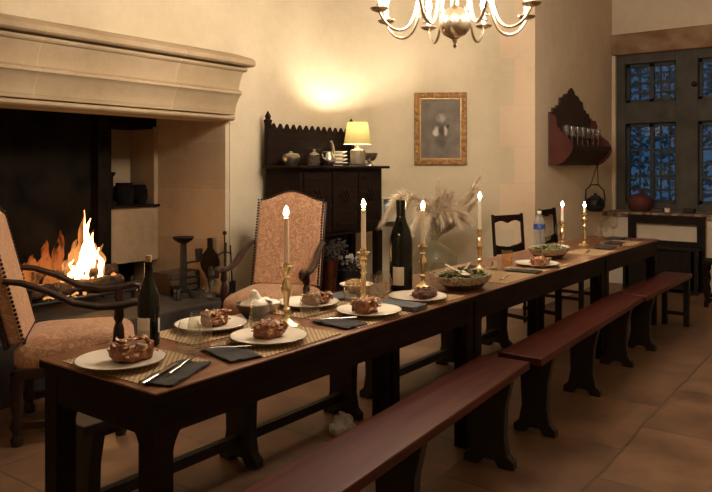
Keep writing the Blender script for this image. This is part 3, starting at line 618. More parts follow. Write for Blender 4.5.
    for i in range(60):
        a = rnd.uniform(0, 2 * PI); r = rnd.uniform(0, .11); z_ = rnd.uniform(.14, .26); fo.ball((r * math.cos(a), r * math.sin(a), z_), (rnd.uniform(.01, .02), rnd.uniform(.01, .02), .008), 1)
    for i in range(14):
        a = rnd.uniform(0, 2 * PI); r = rnd.uniform(0, .10); z_ = rnd.uniform(.2, .29)
        for k in range(4): fw.ball((r * math.cos(a) + .012 * math.cos(k * 1.57), r * math.sin(a), z_ + .012 * math.sin(k * 1.57)), .010, 1)
    fo.obj('leaves', 'driedgrey', pt); fw.obj('blossoms', 'whiteflower', pt)
dresser()

# ------------------------------------------------------------------ picture and niche box on the splayed wall
def on_splay(s_, off, z_): p = A + d * s_ - nrm * off; return (p.x, p.y, z_)
RZS = math.atan2(-.849, .528)      # local +x runs along the wall to the right, local -y faces the room
def picture():
    t = thing('framed_picture', 'old grey flower painting in a carved gilt frame on the splayed wall', 'picture', on_splay(.921, 0, 1.768), RZS)
    w_, h_ = .515, .715
    for i, (a, b_, mt, nm, y0) in enumerate(((0, .052, 'gold', 'frame', .035), (.050, .066, 'gilt_light', 'inner_fillet', .026))):
        m = MB(); W2, H2 = w_ / 2, h_ / 2
        m.span(-W2 + a, -W2 + b_, -y0, -.002, -H2 + a, H2 - a); m.span(W2 - b_, W2 - a, -y0, -.002, -H2 + a, H2 - a)
        m.span(-W2 + b_, W2 - b_, -y0, -.002, H2 - b_, H2 - a); m.span(-W2 + b_, W2 - b_, -y0, -.002, -H2 + a, -H2 + b_); m.obj(nm, mt, t, smooth=False, bev=.006)
    mm, nt, b = nmat('grey_flower_painting'); b.inputs['Roughness'].default_value = .7; b.inputs['Specular IOR Level'].default_value = .2
    tc = N(nt, 'ShaderNodeTexCoord'); no = N(nt, 'ShaderNodeTexNoise'); no.inputs['Scale'].default_value = 9; no.inputs['Detail'].default_value = 6; nt.links.new(tc.outputs['Object'], no.inputs[0])
    r = N(nt, 'ShaderNodeValToRGB'); e = r.color_ramp.elements; e[0].position = .3; e[0].color = (.12, .10, .082, 1); e[1].position = .7; e[1].color = (.19, .16, .135, 1); nt.links.new(no.outputs[0], r.inputs[0]); out = r.outputs[0]
    for (x, z_, rx, rz_, c) in ((0, -.02, .09, .14, (.10, .08, .068)), (-.045, -.03, .035, .045, (.5, .46, .40)), (.05, -.02, .022, .05, (.44, .39, .32)), (.01, .10, .045, .05, (.34, .29, .24)), (.075, .02, .018, .03, (.045, .036, .03)), (.015, -.02, .03, .05, (.06, .05, .042)), (.0, -.15, .05, .06, (.085, .07, .058))):
        mp = N(nt, 'ShaderNodeMapping'); mp.inputs['Location'].default_value = (-x / rx, 0, -z_ / rz_); mp.inputs['Scale'].default_value = (1 / rx, 0, 1 / rz_); nt.links.new(tc.outputs['Object'], mp.inputs[0])
        ad = N(nt, 'ShaderNodeVectorMath', operation='ADD'); nm_ = N(nt, 'ShaderNodeTexNoise'); nm_.inputs['Scale'].default_value = 14; nt.links.new(tc.outputs['Object'], nm_.inputs[0]); nt.links.new(mp.outputs[0], ad.inputs[0])
        sc = N(nt, 'ShaderNodeVectorMath', operation='MULTIPLY_ADD'); sc.inputs[1].default_value = (1.6, 0, 1.6); sc.inputs[2].default_value = (-.8, 0, -.8); nt.links.new(nm_.outputs['Color'], sc.inputs[0]); nt.links.new(sc.outputs[0], ad.inputs[1])
        ln = N(nt, 'ShaderNodeVectorMath', operation='LENGTH'); nt.links.new(ad.outputs[0], ln.inputs[0])
        mr = N(nt, 'ShaderNodeMapRange'); mr.inputs[1].default_value = 1.15; mr.inputs[2].default_value = .5; mr.inputs[3].default_value = 0; mr.inputs[4].default_value = .95; nt.links.new(ln.outputs['Value'], mr.inputs[0])
        mx = N(nt, 'ShaderNodeMixRGB'); nt.links.new(mr.outputs[0], mx.inputs[0]); nt.links.new(out, mx.inputs[1]); mx.inputs[2].default_value = (*c, 1); out = mx.outputs[0]
    nt.links.new(out, b.inputs['Base Color'])
    MB().span(-w_ / 2 + .06, w_ / 2 - .06, -.018, -.008, -h_ / 2 + .06, h_ / 2 - .06).obj('canvas', mm, t, smooth=False)
picture()
def nichebox():
    t = thing('wall_box', 'small pale open wooden box shelf on the wall behind the pampas', 'shelf', on_splay(1.405, 0, .85), RZS)
    m = MB(); m.span(-.09, .09, -.12, -.001, 0, .015).span(-.09, .09, -.12, -.001, .225, .24).span(-.09, -.078, -.12, -.001, .015, .225).span(.078, .09, -.12, -.001, .015, .225).span(-.078, .078, -.012, -.001, .015, .225); m.obj('case', 'palebox', t, smooth=False)
    b = MB().span(-.072, -.03, -.105, -.02, .016, .195).obj('book', 'book', loc=on_splay(1.405, 0, .85), rz=RZS, bev=.003); tag(b, 'blue-spined book standing in the small pale wall box', 'book')
nichebox()

# ------------------------------------------------------------------ pampas in a demijohn
def pampas():
    st = thing('low_stool', 'low dark stool carrying the green demijohn by the wall', 'stool', (4.27, 1.62, 0), .3)
    MB().span(-.2, .2, -.2, .2, .34, .38).obj('seat', 'oak_dark', st, bev=.006)
    for a in (-.15, .15):
        for b_ in (-.15, .15): MB().span(a - .02, a + .02, b_ - .02, b_ + .02, 0, .34).obj('leg', 'oak_dark', st)
    dm = MB().lathe([(r, z * .74) for r, z in [(0, 0), (.12, 0), (.18, .05), (.205, .16), (.195, .28), (.14, .38), (.06, .44), (.038, .47), (.036, .52), (.046, .525), (.046, .54), (.03, .54), (.03, .48)]], 32)
    tag(dm.obj('demijohn', 'glassgreen', loc=(4.27, 1.62, .3805)), 'big pale green glass demijohn holding the pampas plumes', 'vase')
    t = thing('pampas_bouquet', 'spreading bouquet of beige dried pampas plumes in the demijohn', 'dried grass', (4.27, 1.62, .72))
    # right/toward-camera unit vectors of the splayed wall
    rx = Vector((.528, -.849, 0)); ry = Vector((-.849, -.528, 0))
    specs = [  # tip offset right, out, up, droop, width, length share
        (.03, -.08, .50, 0, .022, .35), (.13, .05, .42, .06, .085, .85), (.02, .10, .36, .08, .085, .85), (.40, -.04, .60, -.05, .06, .85), (.30, .05, .44, .0, .075, .85), (.36, .02, .48, -.03, .06, .85),
        (.18, .16, .22, .14, .085, .8), (-.20, .12, .10, .24, .08, .75), (-.46, .02, .20, .26, .075, .62), (-.08, .16, .12, .18, .085, .75), (.27, .14, .22, .10, .085, .8), (.08, .14, .30, .08, .085, .85), (.22, .04, .36, .04, .08, .85), (-.30, .06, .28, .20, .06, .6),
        (.10, .16, .26, .10, .08, .8), (.22, .16, .28, .08, .08, .8), (.08, .08, .42, .04, .08, .85), (.16, .12, .30, .06, .09, .8), (.30, .10, .34, .02, .08, .8), (.05, .14, .22, .10, .09, .8), (.36, .06, .40, .0, .07, .8), (-.12, .10, .24, .14, .08, .75)]
    for i, (dr, do, du, droop, wd, sh) in enumerate(specs):
        tip = rx * dr + ry * do + Vector((0, 0, du)); n = 18; sp_ = []
        for k in range(n + 1):
            f = k / n; p = tip * f + Vector((0, 0, droop * math.sin(PI * f) * 1.2)); p.x += .0; sp_.append(p)
        P_ = MB()
        for h in range(1100):
            f = 1 - sh + sh * rnd.random(); q = f * n; k = min(n - 1, int(q)); p = sp_[k].lerp(sp_[k + 1], q - k); tg = (sp_[k + 1] - sp_[k]).normalized()
            rad = wd * (math.sin(PI * min(1, max(0.03, (f - (1 - sh)) / sh)) ** .8) ** .7); a = rnd.uniform(0, 2 * PI)
            s1 = tg.cross(Vector((.3, .2, .9))).normalized(); s2 = tg.cross(s1); o = (s1 * math.cos(a) + s2 * math.sin(a)) * rad * rnd.uniform(.5, 1)
            e = p + o * rnd.uniform(.6, 1.5) + tg * rnd.uniform(.03, .12) + Vector((rnd.gauss(0, .012), rnd.gauss(0, .012), rnd.gauss(-.02, .014))); m_ = p + o * .5 + tg * .03; sd = tg.cross(o).normalized() * .0022
            v = [P_.bm.verts.new(x) for x in (p - sd, p + sd, m_ + sd * 1.3, m_ - sd * 1.3, e)]
            P_.bm.faces.new((v[0], v[1], v[2], v[3])); P_.bm.faces.new((v[3], v[2], v[4]))
        pl = P_.obj('plume', 'dried', t, smooth=False)
        MB().tube([Vector((0, 0, -.24))] + sp_[::3], .0035, 5).obj('stem', 'stem', pl)
pampas()

# ------------------------------------------------------------------ hanging shelf in the alcove
def wall_shelf():
    t = thing('hanging_shelf', 'dark red carved wall shelf with a stepped crest in the alcove', 'shelf', (6.34, 1.14, 0)); hw = .63
    st = [(-hw, 1.41), (-hw, 1.95), (-.56, 1.95), (-.55, 2.0), (-.45, 2.0), (-.44, 2.03), (-.36, 2.04), (-.34, 2.12), (-.25, 2.13), (-.20, 2.17), (-.10, 2.18), (-.06, 2.22), (0, 2.25)]
    poly = st + [(-x, z_) for x, z_ in st[::-1][1:]]
    MB().prism(poly, .02, TR(0, -.02, 0)).obj('back_board', 'shelfdark', t, smooth=False)
    side = [(0, 1.41), (0, 1.93), (-.05, 1.92), (-.07, 1.86), (-.075, 1.80), (-.12, 1.74), (-.19, 1.68), (-.23, 1.62), (-.235, 1.57), (-.20, 1.50), (-.14, 1.44), (-.08, 1.41)]
    for s_ in (-hw, hw - .02): MB().prism(side, .02, TR(s_ + .02, -.02, 0, rz=PI / 2)).obj('side_panel', 'mahogany', t, smooth=False)
    MB().span(-hw + .02, hw + .0, -.235, -.02, 1.605, 1.625).obj('shelf_board', 'shelfdark', t, smooth=False)
    MB().prism([(0, 1.41), (-.05, 1.41), (-.11, 1.46), (-.17, 1.52), (-.21, 1.57), (-.225, 1.605), (0, 1.605)], 2 * hw - .04, TR(hw - .02, -.02, 0, rz=PI / 2)).obj('box_front', 'shelfdark', t, smooth=False)
    txt = ['first', 'second', 'third', 'fourth', 'fifth', 'sixth', 'last']
    g = None
    for i in range(7):
        x = 6.34 - .50 + i * .165; z_ = 1.6255
        if g is None:
            g = thing('stem_glass', '', 'glass', (x, 1.0, z_), 0, 'glasses standing on the hanging shelf')
            MB().lathe([(0, 0), (.032, .001), (.03, .005), (.006, .012), (.006, .07), (.03, .10), (.035, .14), (.031, .19)], 18).obj('bowl', glass('milky_glass', (.9, .88, .84), .15, .07), g)
            g['label'] = 'first small glass from the left on the hanging shelf'
        else: dup(g, '%s small glass from the left on the hanging shelf' % txt[i] if i < 6 else 'rightmost small glass at the end of the hanging shelf', (x, 1.0, z_), 0)
wall_shelf()

# ------------------------------------------------------------------ window ledge
def ledge():
    k = thing('iron_kettle', 'black iron kettle hanging by its bail below the alcove shelf', 'kettle', (6.80, 1.02, .89))
    MB().lathe([(0, 0), (.075, 0), (.105, .05), (.108, .10), (.085, .145), (.055, .16), (.055, .17), (.02, .185), (.012, .205), (0, .207)], 24).obj('body', 'iron', k)
    MB().tube([(0, -.11, .12), (-.02, -.10, .24), (-.02, -.04, .30), (-.02, .04, .30), (-.02, .10, .24), (0, .11, .12)], .008).obj('handle', 'iron', k)
    MB().tube([(-.1, -.06, .08), (-.16, -.10, .13), (-.19, -.12, .16)], [.018, .012, .01]).obj('spout', 'iron', k)
    c = thing('pot_hanger', 'thin iron hanger with a crossbar hooked under the end of the alcove shelf', 'hanger', (6.80, 1.03, 1.19))
    MB().tube([(-.15, 0, 0), (.15, 0, 0)], .007).obj('bar', 'iron', c)
    MB().tube([(-.13, 0, 0), (.10, .0, .225)], .005).obj('rod', 'iron', c); MB().tube([(.13, 0, 0), (.11, 0, .225)], .005).obj('rod', 'iron', c); MB().ball((.105, 0, .225), .014, 1).obj('hook', 'iron', c)
    r = thing('red_pot', 'rounded dull red earthenware pot on the ledge under the window', 'pot', (7.66, .765, .861))
    MB().lathe([(0, 0), (.10, 0), (.14, .06), (.145, .12), (.115, .18), (.05, .21), (0, .215)], 28).obj('body', 'redpot', r); MB().lathe([(.016, .205), (.014, .235), (.026, .255), (.015, .28), (0, .285)], 14).obj('knob', 'redpot', r)
    c2 = thing('glass_cup', 'little glass cup glinting on the window ledge above the settle', 'cup', (7.55, .43, .861)); MB().lathe([(0, .0), (.03, 0), (.032, .004), (.04, .05), (.038, .10)], 16).obj('bowl', 'glass', c2); MB().lathe([(0, .004), (.03, .004), (.036, .05), (0, .05)], 12).obj('candle', 'wax', c2)
    tag(MB().span(-.06, .06, -.07, .07, 0, .045).obj('trinket_box', 'shelfdark', loc=(7.58, .54, .861), bev=.004), 'low dark wooden box on the window ledge, left of the glass cup', 'box')
    tag(MB().span(-.05, .05, -.06, .06, 0, .05).obj('tin_box', 'iron', loc=(7.58, .20, .861), bev=.004), 'small dark tin on the window ledge, right of the glass cup', 'tin')
    s = thing('settle', 'dark wooden hall settle with an open back, below the window', 'settle', (7.08, 0, 0))
    MB().span(0, .30, .05, .77, .05, .47).obj('box', 'settle', s, smooth=False); MB().span(-.02, .31, .02, .80, .47, .50).obj('seat', 'settle', s, bev=.006)
    for y in (.035, .78): MB().span(.265, .32, y - .04, y + .04, 0, .835).obj('back_post', 'settle', s, bev=.004)
    MB().span(.27, .315, .03, .78, .745, .835).obj('top_rail', 'settle', s, bev=.006); MB().span(.275, .31, .05, .77, .50, .55).obj('lower_rail', 'settle', s)
    for y in (.05, .77): MB().span(.0, .05, y - .03, y + .03, 0, .47).obj('leg', 'settle', s)
    t = thing('turned_stool', 'small dark stool with turned legs at the right edge of the frame', 'stool', (6.62, -.30, 0), .1)
    MB().span(-.17, .17, -.17, .17, .425, .455).obj('seat', 'oak_dark', t, bev=.006)
    for a in (-.13, .13):
        for b_ in (-.13, .13): MB().lathe([(.022, 0), (.022, .05), (.012, .07), (.024, .14), (.012, .2), (.026, .26), (.012, .33), (.024, .35), (.024, .425)], 12, TR(a, b_, 0)).obj('leg', 'oak_dark', t)
    for a in (-.13, .13): MB().span(a - .012, a + .012, -.13, .13, .06, .09).obj('stretcher', 'oak_dark', t)
ledge()

# ------------------------------------------------------------------ garden beyond the window
gd = MB().span(8.25, 14, -5, 8, -.2, 0); struct('ground_garden', gd, 'dirt', smooth=False)
gl = MB()
for i in range(19000):
    x = rnd.uniform(9.3, 11.5); y = rnd.uniform(-2.0, 6.5); z_ = rnd.uniform(.0, 4.4)
    if noise.noise((x * .9, y * 1.1, z_ * 1.1)) < -.34 and z_ > .5: continue
    c = Vector((x, y, z_)); a = Vector((rnd.gauss(0, 1), rnd.gauss(0, 1), rnd.gauss(0, 1))).normalized(); b_ = a.orthogonal().normalized(); s_ = rnd.uniform(.035, .085)
    v = [gl.bm.verts.new(c + p) for p in (a * s_, b_ * s_ * .5, -a * s_, -b_ * s_ * .5)]; gl.bm.faces.new(v)
tag(gl.obj('garden_foliage', 'leaf', smooth=False), 'dusky blue-green leaves of the garden outside the window', 'foliage', kind='stuff')

# ------------------------------------------------------------------ chandelier
def chandelier():
    t = thing('chandelier', 'polished metal chandelier with eight lit candle arms above the tables', 'chandelier', (2.25, .30, 0), math.radians(36.87 - 90 - 9))
    MB().lathe([(0, 2.045), (.006, 2.05), (.012, 2.062), (.006, 2.072), (.012, 2.08), (.014, 2.095), (.03, 2.105), (.06, 2.12), (.082, 2.15), (.088, 2.185), (.082, 2.22), (.06, 2.255), (.03, 2.275), (.02, 2.285), (.02, 2.32), (.04, 2.335), (.045, 2.37), (.03, 2.40), (.018, 2.42), (.018, 2.52), (.03, 2.535), (.012, 2.56), (0, 2.565)], 32).obj('body', 'silverbrass', t)
    MB().tube([(0, 0, 2.56), (0, 0, HZ)], .008).obj('chain', 'silverbrass', t)
    for k in range(8):
        a = PI / 8 + k * PI / 4; c, s_ = math.cos(a), math.sin(a)
        prof = [(.02, 2.50), (.07, 2.53), (.13, 2.515), (.18, 2.45), (.205, 2.35), (.222, 2.245), (.262, 2.155), (.318, 2.128), (.375, 2.145), (.415, 2.19), (.434, 2.23), (.436, 2.24)]
        sm = []
        for i in range(len(prof) - 1):
            for f in (0, .5): sm.append((prof[i][0] * (1 - f) + prof[i + 1][0] * f, prof[i][1] * (1 - f) + prof[i + 1][1] * f))
        sm.append(prof[-1])
        sm = [sm[0]] + [((sm[i - 1][0] + 2 * sm[i][0] + sm[i + 1][0]) / 4, (sm[i - 1][1] + 2 * sm[i][1] + sm[i + 1][1]) / 4) for i in range(1, len(sm) - 1)] + [sm[-1]]
        arm = MB().tube([(r * c, r * s_, z_) for r, z_ in sm], .0085, 10).obj('arm', 'silverbrass', t)
        o = TR(.436 * c, .436 * s_, 0)
        MB().lathe([(0, 2.225), (.012, 2.225), (.04, 2.235), (.052, 2.246), (.05, 2.25), (.016, 2.244), (.016, 2.27), (0, 2.27)], 20, o).obj('drip_pan', 'silverbrass', arm)
        MB().lathe([(.0, 2.25), (.0125, 2.25), (.0125, 2.345), (0, 2.346)], 14, o).obj('candle_sleeve', 'wax', arm)
        MB().lathe([(0, 2.346), (.012, 2.350), (.0165, 2.372), (.012, 2.40), (.004, 2.425), (0, 2.43)], 10, o).obj('bulb', 'bulb', arm)
        MB().tube([((.185 + .025 * math.cos(q)) * c, (.185 + .025 * math.cos(q)) * s_, 2.235 + .025 * math.sin(q)) for q in [PI * 1.5 * i / 10 + .6 for i in range(11)]], .005, 6).obj('scroll', 'silverbrass', arm)
chandelier()

# ------------------------------------------------------------------ what lies on the tables
T = .7502; TM = .7535
PLATE = [(0, .001), (.075, 0), (.08, .004), (.112, .012), (.137, .019), (.140, .021), (.137, .023), (.110, .017), (.078, .009), (0, .008)]
def placemat(label, x, y, rz=0, sx=.42, sy=.27):
    m = MB().span(-sx / 2, sx / 2, -sy / 2, sy / 2, 0, .003).obj('placemat', 'weave', loc=(x, y, T), rz=rz, smooth=False); tag(m, label, 'placemat', 'woven jute placemats')
placemat('woven jute placemat at the very near end of the tables', .17, .315, PI / 2, .40, .29)
placemat('woven jute placemat under the near-side plate by the first candlestick', .66, .158, .02)
placemat('woven jute placemat on the fire side opposite the first near-side plate', .62, .465, -.02, .40)
placemat('woven jute placemat under the near-side plate by the second candlestick', 1.20, .158, -.02)
placemat('woven jute placemat on the fire side beyond the bowl of cream', 1.19, .465, 0, .40)
placemat('woven jute placemat beneath the plate before the magnum', 1.66, .158, .01, .40)
placemat('woven jute placemat right of the first salad dish, no plate on it', 2.53, .158, .0)
placemat('woven jute placemat under the plate before the second salad dish', 3.08, .165, 0)
placemat('woven jute placemat on the wall side behind the fourth candlestick', 2.66, .475, 0, .40, .24)
placemat('reddish woven placemat below the fifth candlestick, far along the table', 4.05, .15, 0, .38)
placemat('woven jute placemat at the window end of the tables', 4.88, .16, 0, .36)
plate0 = None
def plate(label, x, y, z_=TM):
    global plate0
    if plate0 is None:
        plate0 = thing('dinner_plate', label, 'plate', (x, y, z_), 0, 'white dinner plates with food')
        MB().lathe(PLATE, 40).obj('dish', 'porcelain', plate0); MB().lathe([(.1385, .0195), (.1415, .0195), (.1425, .021), (.1415, .0228), (.1385, .0228)], 40).obj('rim', 'rim', plate0); return plate0
    return dup(plate0, label, (x, y, z_), 0)
def food(label, x, y, z_, sz=(.10, .075, .05), m='food', seed=1, rz=.0, name='baked_pasta', top=True):
    t = thing(name, label, 'food', (x, y, z_), rz, 'food on the plates')
    b = MB(); b.pillow((0, 0, sz[2] / 2), (sz[0] / 2, sz[1] / 2, sz[2] / 2), .45, .45, 36, 18); b.rough(.012, 45, seed).rough(.005, 120, seed + 3)
    for v in b.bm.verts: v.co.z = max(0, v.co.z)
    b.obj('piece', m, t)
    if top:
        q = MB(); R = random.Random(seed)
        for i in range(56):
            px, py = R.uniform(-.5, .5) * sz[0], R.uniform(-.5, .5) * sz[1]; pz = sz[2] * R.choice((.95, 1.0, .98, .7, .45))
            if pz < sz[2] * .9: py = (-.5 if R.random() < .6 else .5) * sz[1] * .98
            k = R.uniform(.006, .014); q.ball((0, 0, 0), (k * R.uniform(.9, 1.8), k * R.uniform(.6, 1.2), k * .3), 1, TR(px, py, pz, R.uniform(-.8, .8), R.uniform(-.8, .8), R.uniform(0, 3)))
        q.rough(.004, 90, seed); q.obj('topping', 'topping' if m == 'food' else m, t)
    return t
plate('white dinner plate at the near end of the table', .115, .325); food('large glossy brown chunk of baked pasta on the end plate', .150, .315, TM + .0096, (.125, .095, .06), seed=3)
plate('white dinner plate on the fire side, left of the bowl of cream', .635, .485); food('browned pasta piece on the fire-side plate beside the bottle', .655, .49, TM + .0096, (.10, .075, .05), seed=5)
plate('white dinner plate left of the first candlestick, on the near side', .625, .165); food('browned pasta piece on the near-side plate before the first candlestick', .645, .18, TM + .0096, (.105, .08, .05), seed=8)
plate('white dinner plate before the second candlestick, on the near side', 1.225, .15); food('square golden pasta piece before the second candlestick', 1.205, .155, TM + .0096, (.105, .09, .055), seed=11)
plate('white dinner plate behind the first candlestick, mostly hidden', 1.205, .475); food('dark red pasta piece on the half hidden plate behind the first candlestick', 1.235, .455, TM + .0096, (.12, .09, .045), seed=14)
plate('white dinner plate in front of the magnum', 1.63, .155); food('dark meat slice on the plate before the magnum', 1.665, .14, TM + .0096, (.13, .075, .03), 'fooddark', seed=17)
plate('white dinner plate before the second salad dish', 3.08, .165); food('browned pasta piece on the plate before the second salad dish', 3.09, .15, TM + .0096, (.12, .09, .04), seed=21)
s = thing('side_dish', 'small cream dish heaped with pastry on the fire side, by the second candlestick', 'dish', (1.64, .525, T))
MB().lathe([(0, 0), (.04, 0), (.045, .012), (.085, .038), (.088, .043), (.08, .042), (.04, .018), (0, .016)], 28).obj('dish', 'porcelain', s)
f = thing('pastry_pile', 'heap of golden pastry pieces in the small cream dish', 'food', (1.64, .525, T + .017)); b = MB(); R = random.Random(4)
for i in range(26): b.ball((R.uniform(-.05, .05), R.uniform(-.05, .05), R.uniform(.01, .038)), (R.uniform(.012, .022), R.uniform(.01, .016), .01), 1)
b.rough(.006, 60, 2); b.obj('pastry', 'pastry', f)
# napkins and cutlery
def napkin(label, x, y, rz, sx=.20, sy=.12, m='napkin', h=.006):
    b = MB(); nx, ny = 12, 8; g = [[b.bm.verts.new(((i / nx - .5) * sx, (j / ny - .5) * sy, h + .005 * noise.noise((i * .45, j * .5, x * 9)))) for j in range(ny + 1)] for i in range(nx + 1)]
    for i in range(nx):
        for j in range(ny): b.bm.faces.new((g[i][j], g[i + 1][j], g[i + 1][j + 1], g[i][j + 1]))
    r = bmesh.ops.extrude_face_region(b.bm, geom=list(b.bm.faces))
    for v in r['geom']:
        if isinstance(v, bmesh.types.BMVert): v.co.z = .0005
    tag(b.obj('napkin', m, loc=(x, y, TM), rz=rz), label, 'napkin', 'dark folded napkins')
fork0 = None
def fork(label, x, y, z_, rz):
    global fork0
    if fork0 is None:
        fork0 = thing('fork', label, 'fork', (x, y, z_), rz, 'steel forks beside the plates')
        MB().tube([(-.10, 0, .003), (-.03, 0, .004), (.03, 0, .008), (.045, 0, .007)], [.006, .0045, .003, .004], 8, flat=.4).obj('handle', 'steel', fork0)
        m = MB(); m.span(.043, .062, -.011, .011, .0055, .0075)
        for k in (-.009, -.003, .003, .009): m.span(.06, .10, k - .0013, k + .0013, .0055, .0075)
        m.obj('tines', 'steel', fork0); return
    dup(fork0, label, (x, y, z_), rz)
knife0 = None
def knife(label, x, y, z_, rz):
    global knife0
    if knife0 is None:
        knife0 = thing('knife', label, 'knife', (x, y, z_), rz, 'steel knives beside the plates')
        MB().tube([(-.11, 0, .004), (-.02, 0, .004)], [.007, .006], 8, flat=.5).obj('handle', 'steel', knife0)
        MB().prism([(-.02, -.006), (.10, -.008), (.115, .002), (.10, .008), (-.02, .006)], .0016, TR(0, 0, .0048, rx=-PI / 2)).obj('blade', 'steel', knife0); return
    dup(knife0, label, (x, y, z_), rz)
NZ = TM + .012
napkin('dark napkin under cutlery beside the end plate', .16, .105, .40, .25, .11)
knife('knife lying on the dark napkin beside the end plate', .10, .105, NZ, .42); fork('fork on the dark napkin beside the end plate', .20, .125, NZ, .45)
napkin('dark napkin between the end plate and the first near-side plate', .42, .145, -.25, .12, .21)
fork('fork lying on the dark napkin between the two nearest plates', .42, .17, NZ, 2.55)
knife('knife lying behind the fork, tip toward the tumblers', .475, .265, T, .5)
napkin('dark napkin left of the plate before the second candlestick', 1.005, .14, -.1, .12, .20); fork('fork on the dark napkin left of the second candlestick', 1.0, .165, NZ, 2.6)
knife('knife across the mat behind the first candlestick', 1.0, .40, TM, .6)
napkin('grey napkin folded at the left of the magnum plate', 1.425, .12, .0, .12, .21, 'napkin_grey', .02)
napkin('grey slate-coloured napkin on the fire side before the copper urn', 1.42, .51, -.3, .20, .14, 'napkin_grey', .010)
napkin('dark napkin before the fourth candlestick', 2.80, .135, .1, .11, .20); fork('fork on the dark napkin before the fourth candlestick', 2.80, .15, NZ, 2.7); knife('knife beyond the first salad dish, on the empty mat', 2.50, .12, TM, .2)
napkin('dark napkin below the sixth candlestick', 4.40, .15, .1, .20, .13); napkin('dark napkin between two goblets at the third table', 4.80, .20, .1, .22, .13); napkin('last dark napkin at the window end of the tables', 5.18, .30, .05, .24, .15)
napkin('dark napkin behind the first salad dish on the wall side', 2.75, .46, 0, .16, .11); fork('fork beside the last dark napkin', 5.10, .15, T, .3); knife('knife near the sixth candlestick', 4.62, .10, T, .2); knife('knife before the fifth candlestick', 4.02, .16, TM, .2)
# bottles
def bottle(name, label, x, y, sc, lab=True, cork=False):
    t = thing(name, label, 'bottle', (x, y, T), 0, None); R = sc
    MB().lathe([(0, .002), (.030, 0), (.0375, .006), (.0385, .02), (.0385, .155), (.037, .175), (.030, .20), (.020, .225), (.0150, .245), (.0142, .285), (.0155, .288), (.0155, .298), (0, .298)], 32, Matrix.Diagonal((sc, sc, sc, 1))).obj('body', 'bottle', t)
    ca = math.atan2(-1.637 - y, -1.2496 - x)
    def wrap(nm, z0, z1, a0, a1, m):
        b = MB(); n = 12; r = .0389 * sc
        lo = [b.bm.verts.new((r * math.cos(ca + a0 + (a1 - a0) * i / n), r * math.sin(ca + a0 + (a1 - a0) * i / n), z0 * sc)) for i in range(n + 1)]; hi = [b.bm.verts.new((v.co.x, v.co.y, z1 * sc)) for v in lo]
        for i in range(n): b.bm.faces.new((lo[i], lo[i + 1], hi[i + 1], hi[i]))
        return b.obj(nm, m, t)
    if cork:
        wrap('label', .020, .062, -1.35, .10, 'labelgrey'); wrap('label', .062, .105, -1.35, .10, 'label'); wrap('back_label', .05, .10, .95, 1.35, 'labelgrey')
        MB().lathe([(.0105, .298), (.0115, .32), (0, .321)], 14, Matrix.Diagonal((sc, sc, sc, 1))).obj('cork', 'cork', t)
    else:
        wrap('label', .022, .082, -.75, .25, 'label'); MB().lathe([(.0150, .245), (.0160, .285), (.0165, .300), (0, .301)], 20, Matrix.Diagonal((sc * 1.02, sc * 1.02, sc, 1))).obj('capsule', 'foil', t)
    return t
bottle('wine_bottle', 'dark corked wine bottle with a pale two-tone label at the near end', .325, .462, 1.0, cork=True)
bottle('magnum_bottle', 'very large dark wine bottle with a square pale label, mid table', 1.82, .375, 1.55)
wb = thing('water_bottle', 'clear ribbed plastic water bottle with a blue band among the far dishes', 'bottle', (3.80, .445, T))
MB().lathe([(0, .003), (.035, 0), (.042, .01), (.042, .06), (.039, .065), (.042, .075), (.039, .09), (.042, .10), (.039, .115), (.042, .13), (.039, .145), (.042, .155), (.042, .215), (.038, .235), (.022, .27), (.0145, .285), (.0145, .305)], 28).obj('body', 'pet', wb)
MB().lathe([(.0428, .175), (.0428, .215)], 28).obj('label_band', 'bluelabel', wb); MB().lathe([(.016, .292), (.016, .312), (0, .312)], 16).obj('cap', 'porcelain', wb)
# tumblers
gl0 = None
def tumbler(label, x, y, mt='glass', z_=T):
    global gl0
    if gl0 is None:
        gl0 = thing('stemless_glass', label, 'glass', (x, y, z_), 0, 'stemless wine glasses')
        MB().lathe([(0, .004), (.030, .002), (.040, .012), (.0455, .035), (.044, .06), (.036, .092), (.031, .108), (.030, .108), (.0345, .09), (.0425, .06), (.0438, .035), (.0385, .014), (0, .010)], 28).obj('bowl', 'glass', gl0); return gl0
    g = dup(gl0, label, (x, y, z_), 0)
    return g
tumbler('stemless glass nearest the camera, right of the corked bottle', .345, .27); tumbler('stemless glass in front of the fire-side plate', .475, .365); tumbler('stemless glass before the bowl of cream', .745, .325)
tumbler('stemless glass left of the magnum on the fire side', 1.72, .415); tumbler('stemless glass right before the second candlestick foot', 1.42, .385); tumbler('stemless glass just behind the first candlestick', 1.06, .34)
tumbler('stemless glass at the foot of the magnum', 1.60, .37); tumbler('stemless glass at the foot of the third candlestick, right side', 2.16, .36)
am = thing('amber_tumbler', 'small amber tumbler behind the plate before the second salad dish', 'glass', (3.06, .36, T)); MB().lathe([(0, .004), (.03, .002), (.034, .06), (.036, .09), (.034, .09), (.03, .01), (0, .01)], 22).obj('bowl', 'glassamber', am)
gb0 = None
def goblet(label, x, y, sc=1):
    global gb0
    if gb0 is None:
        gb0 = thing('stemmed_glass', label, 'glass', (x, y, T), 0, 'stemmed glasses on the far table')
        MB().lathe([(0, .001), (.034, .001), (.03, .006), (.006, .012), (.0045, .07), (.012, .08), (.036, .10), (.044, .13), (.040, .17), (.035, .19), (.0345, .19), (.0385, .17), (.042, .13), (.034, .103), (0, .085)], 26).obj('bowl', 'glass', gb0); return
    c = dup(gb0, label, (x, y, T)); c.scale = (sc, sc, sc)
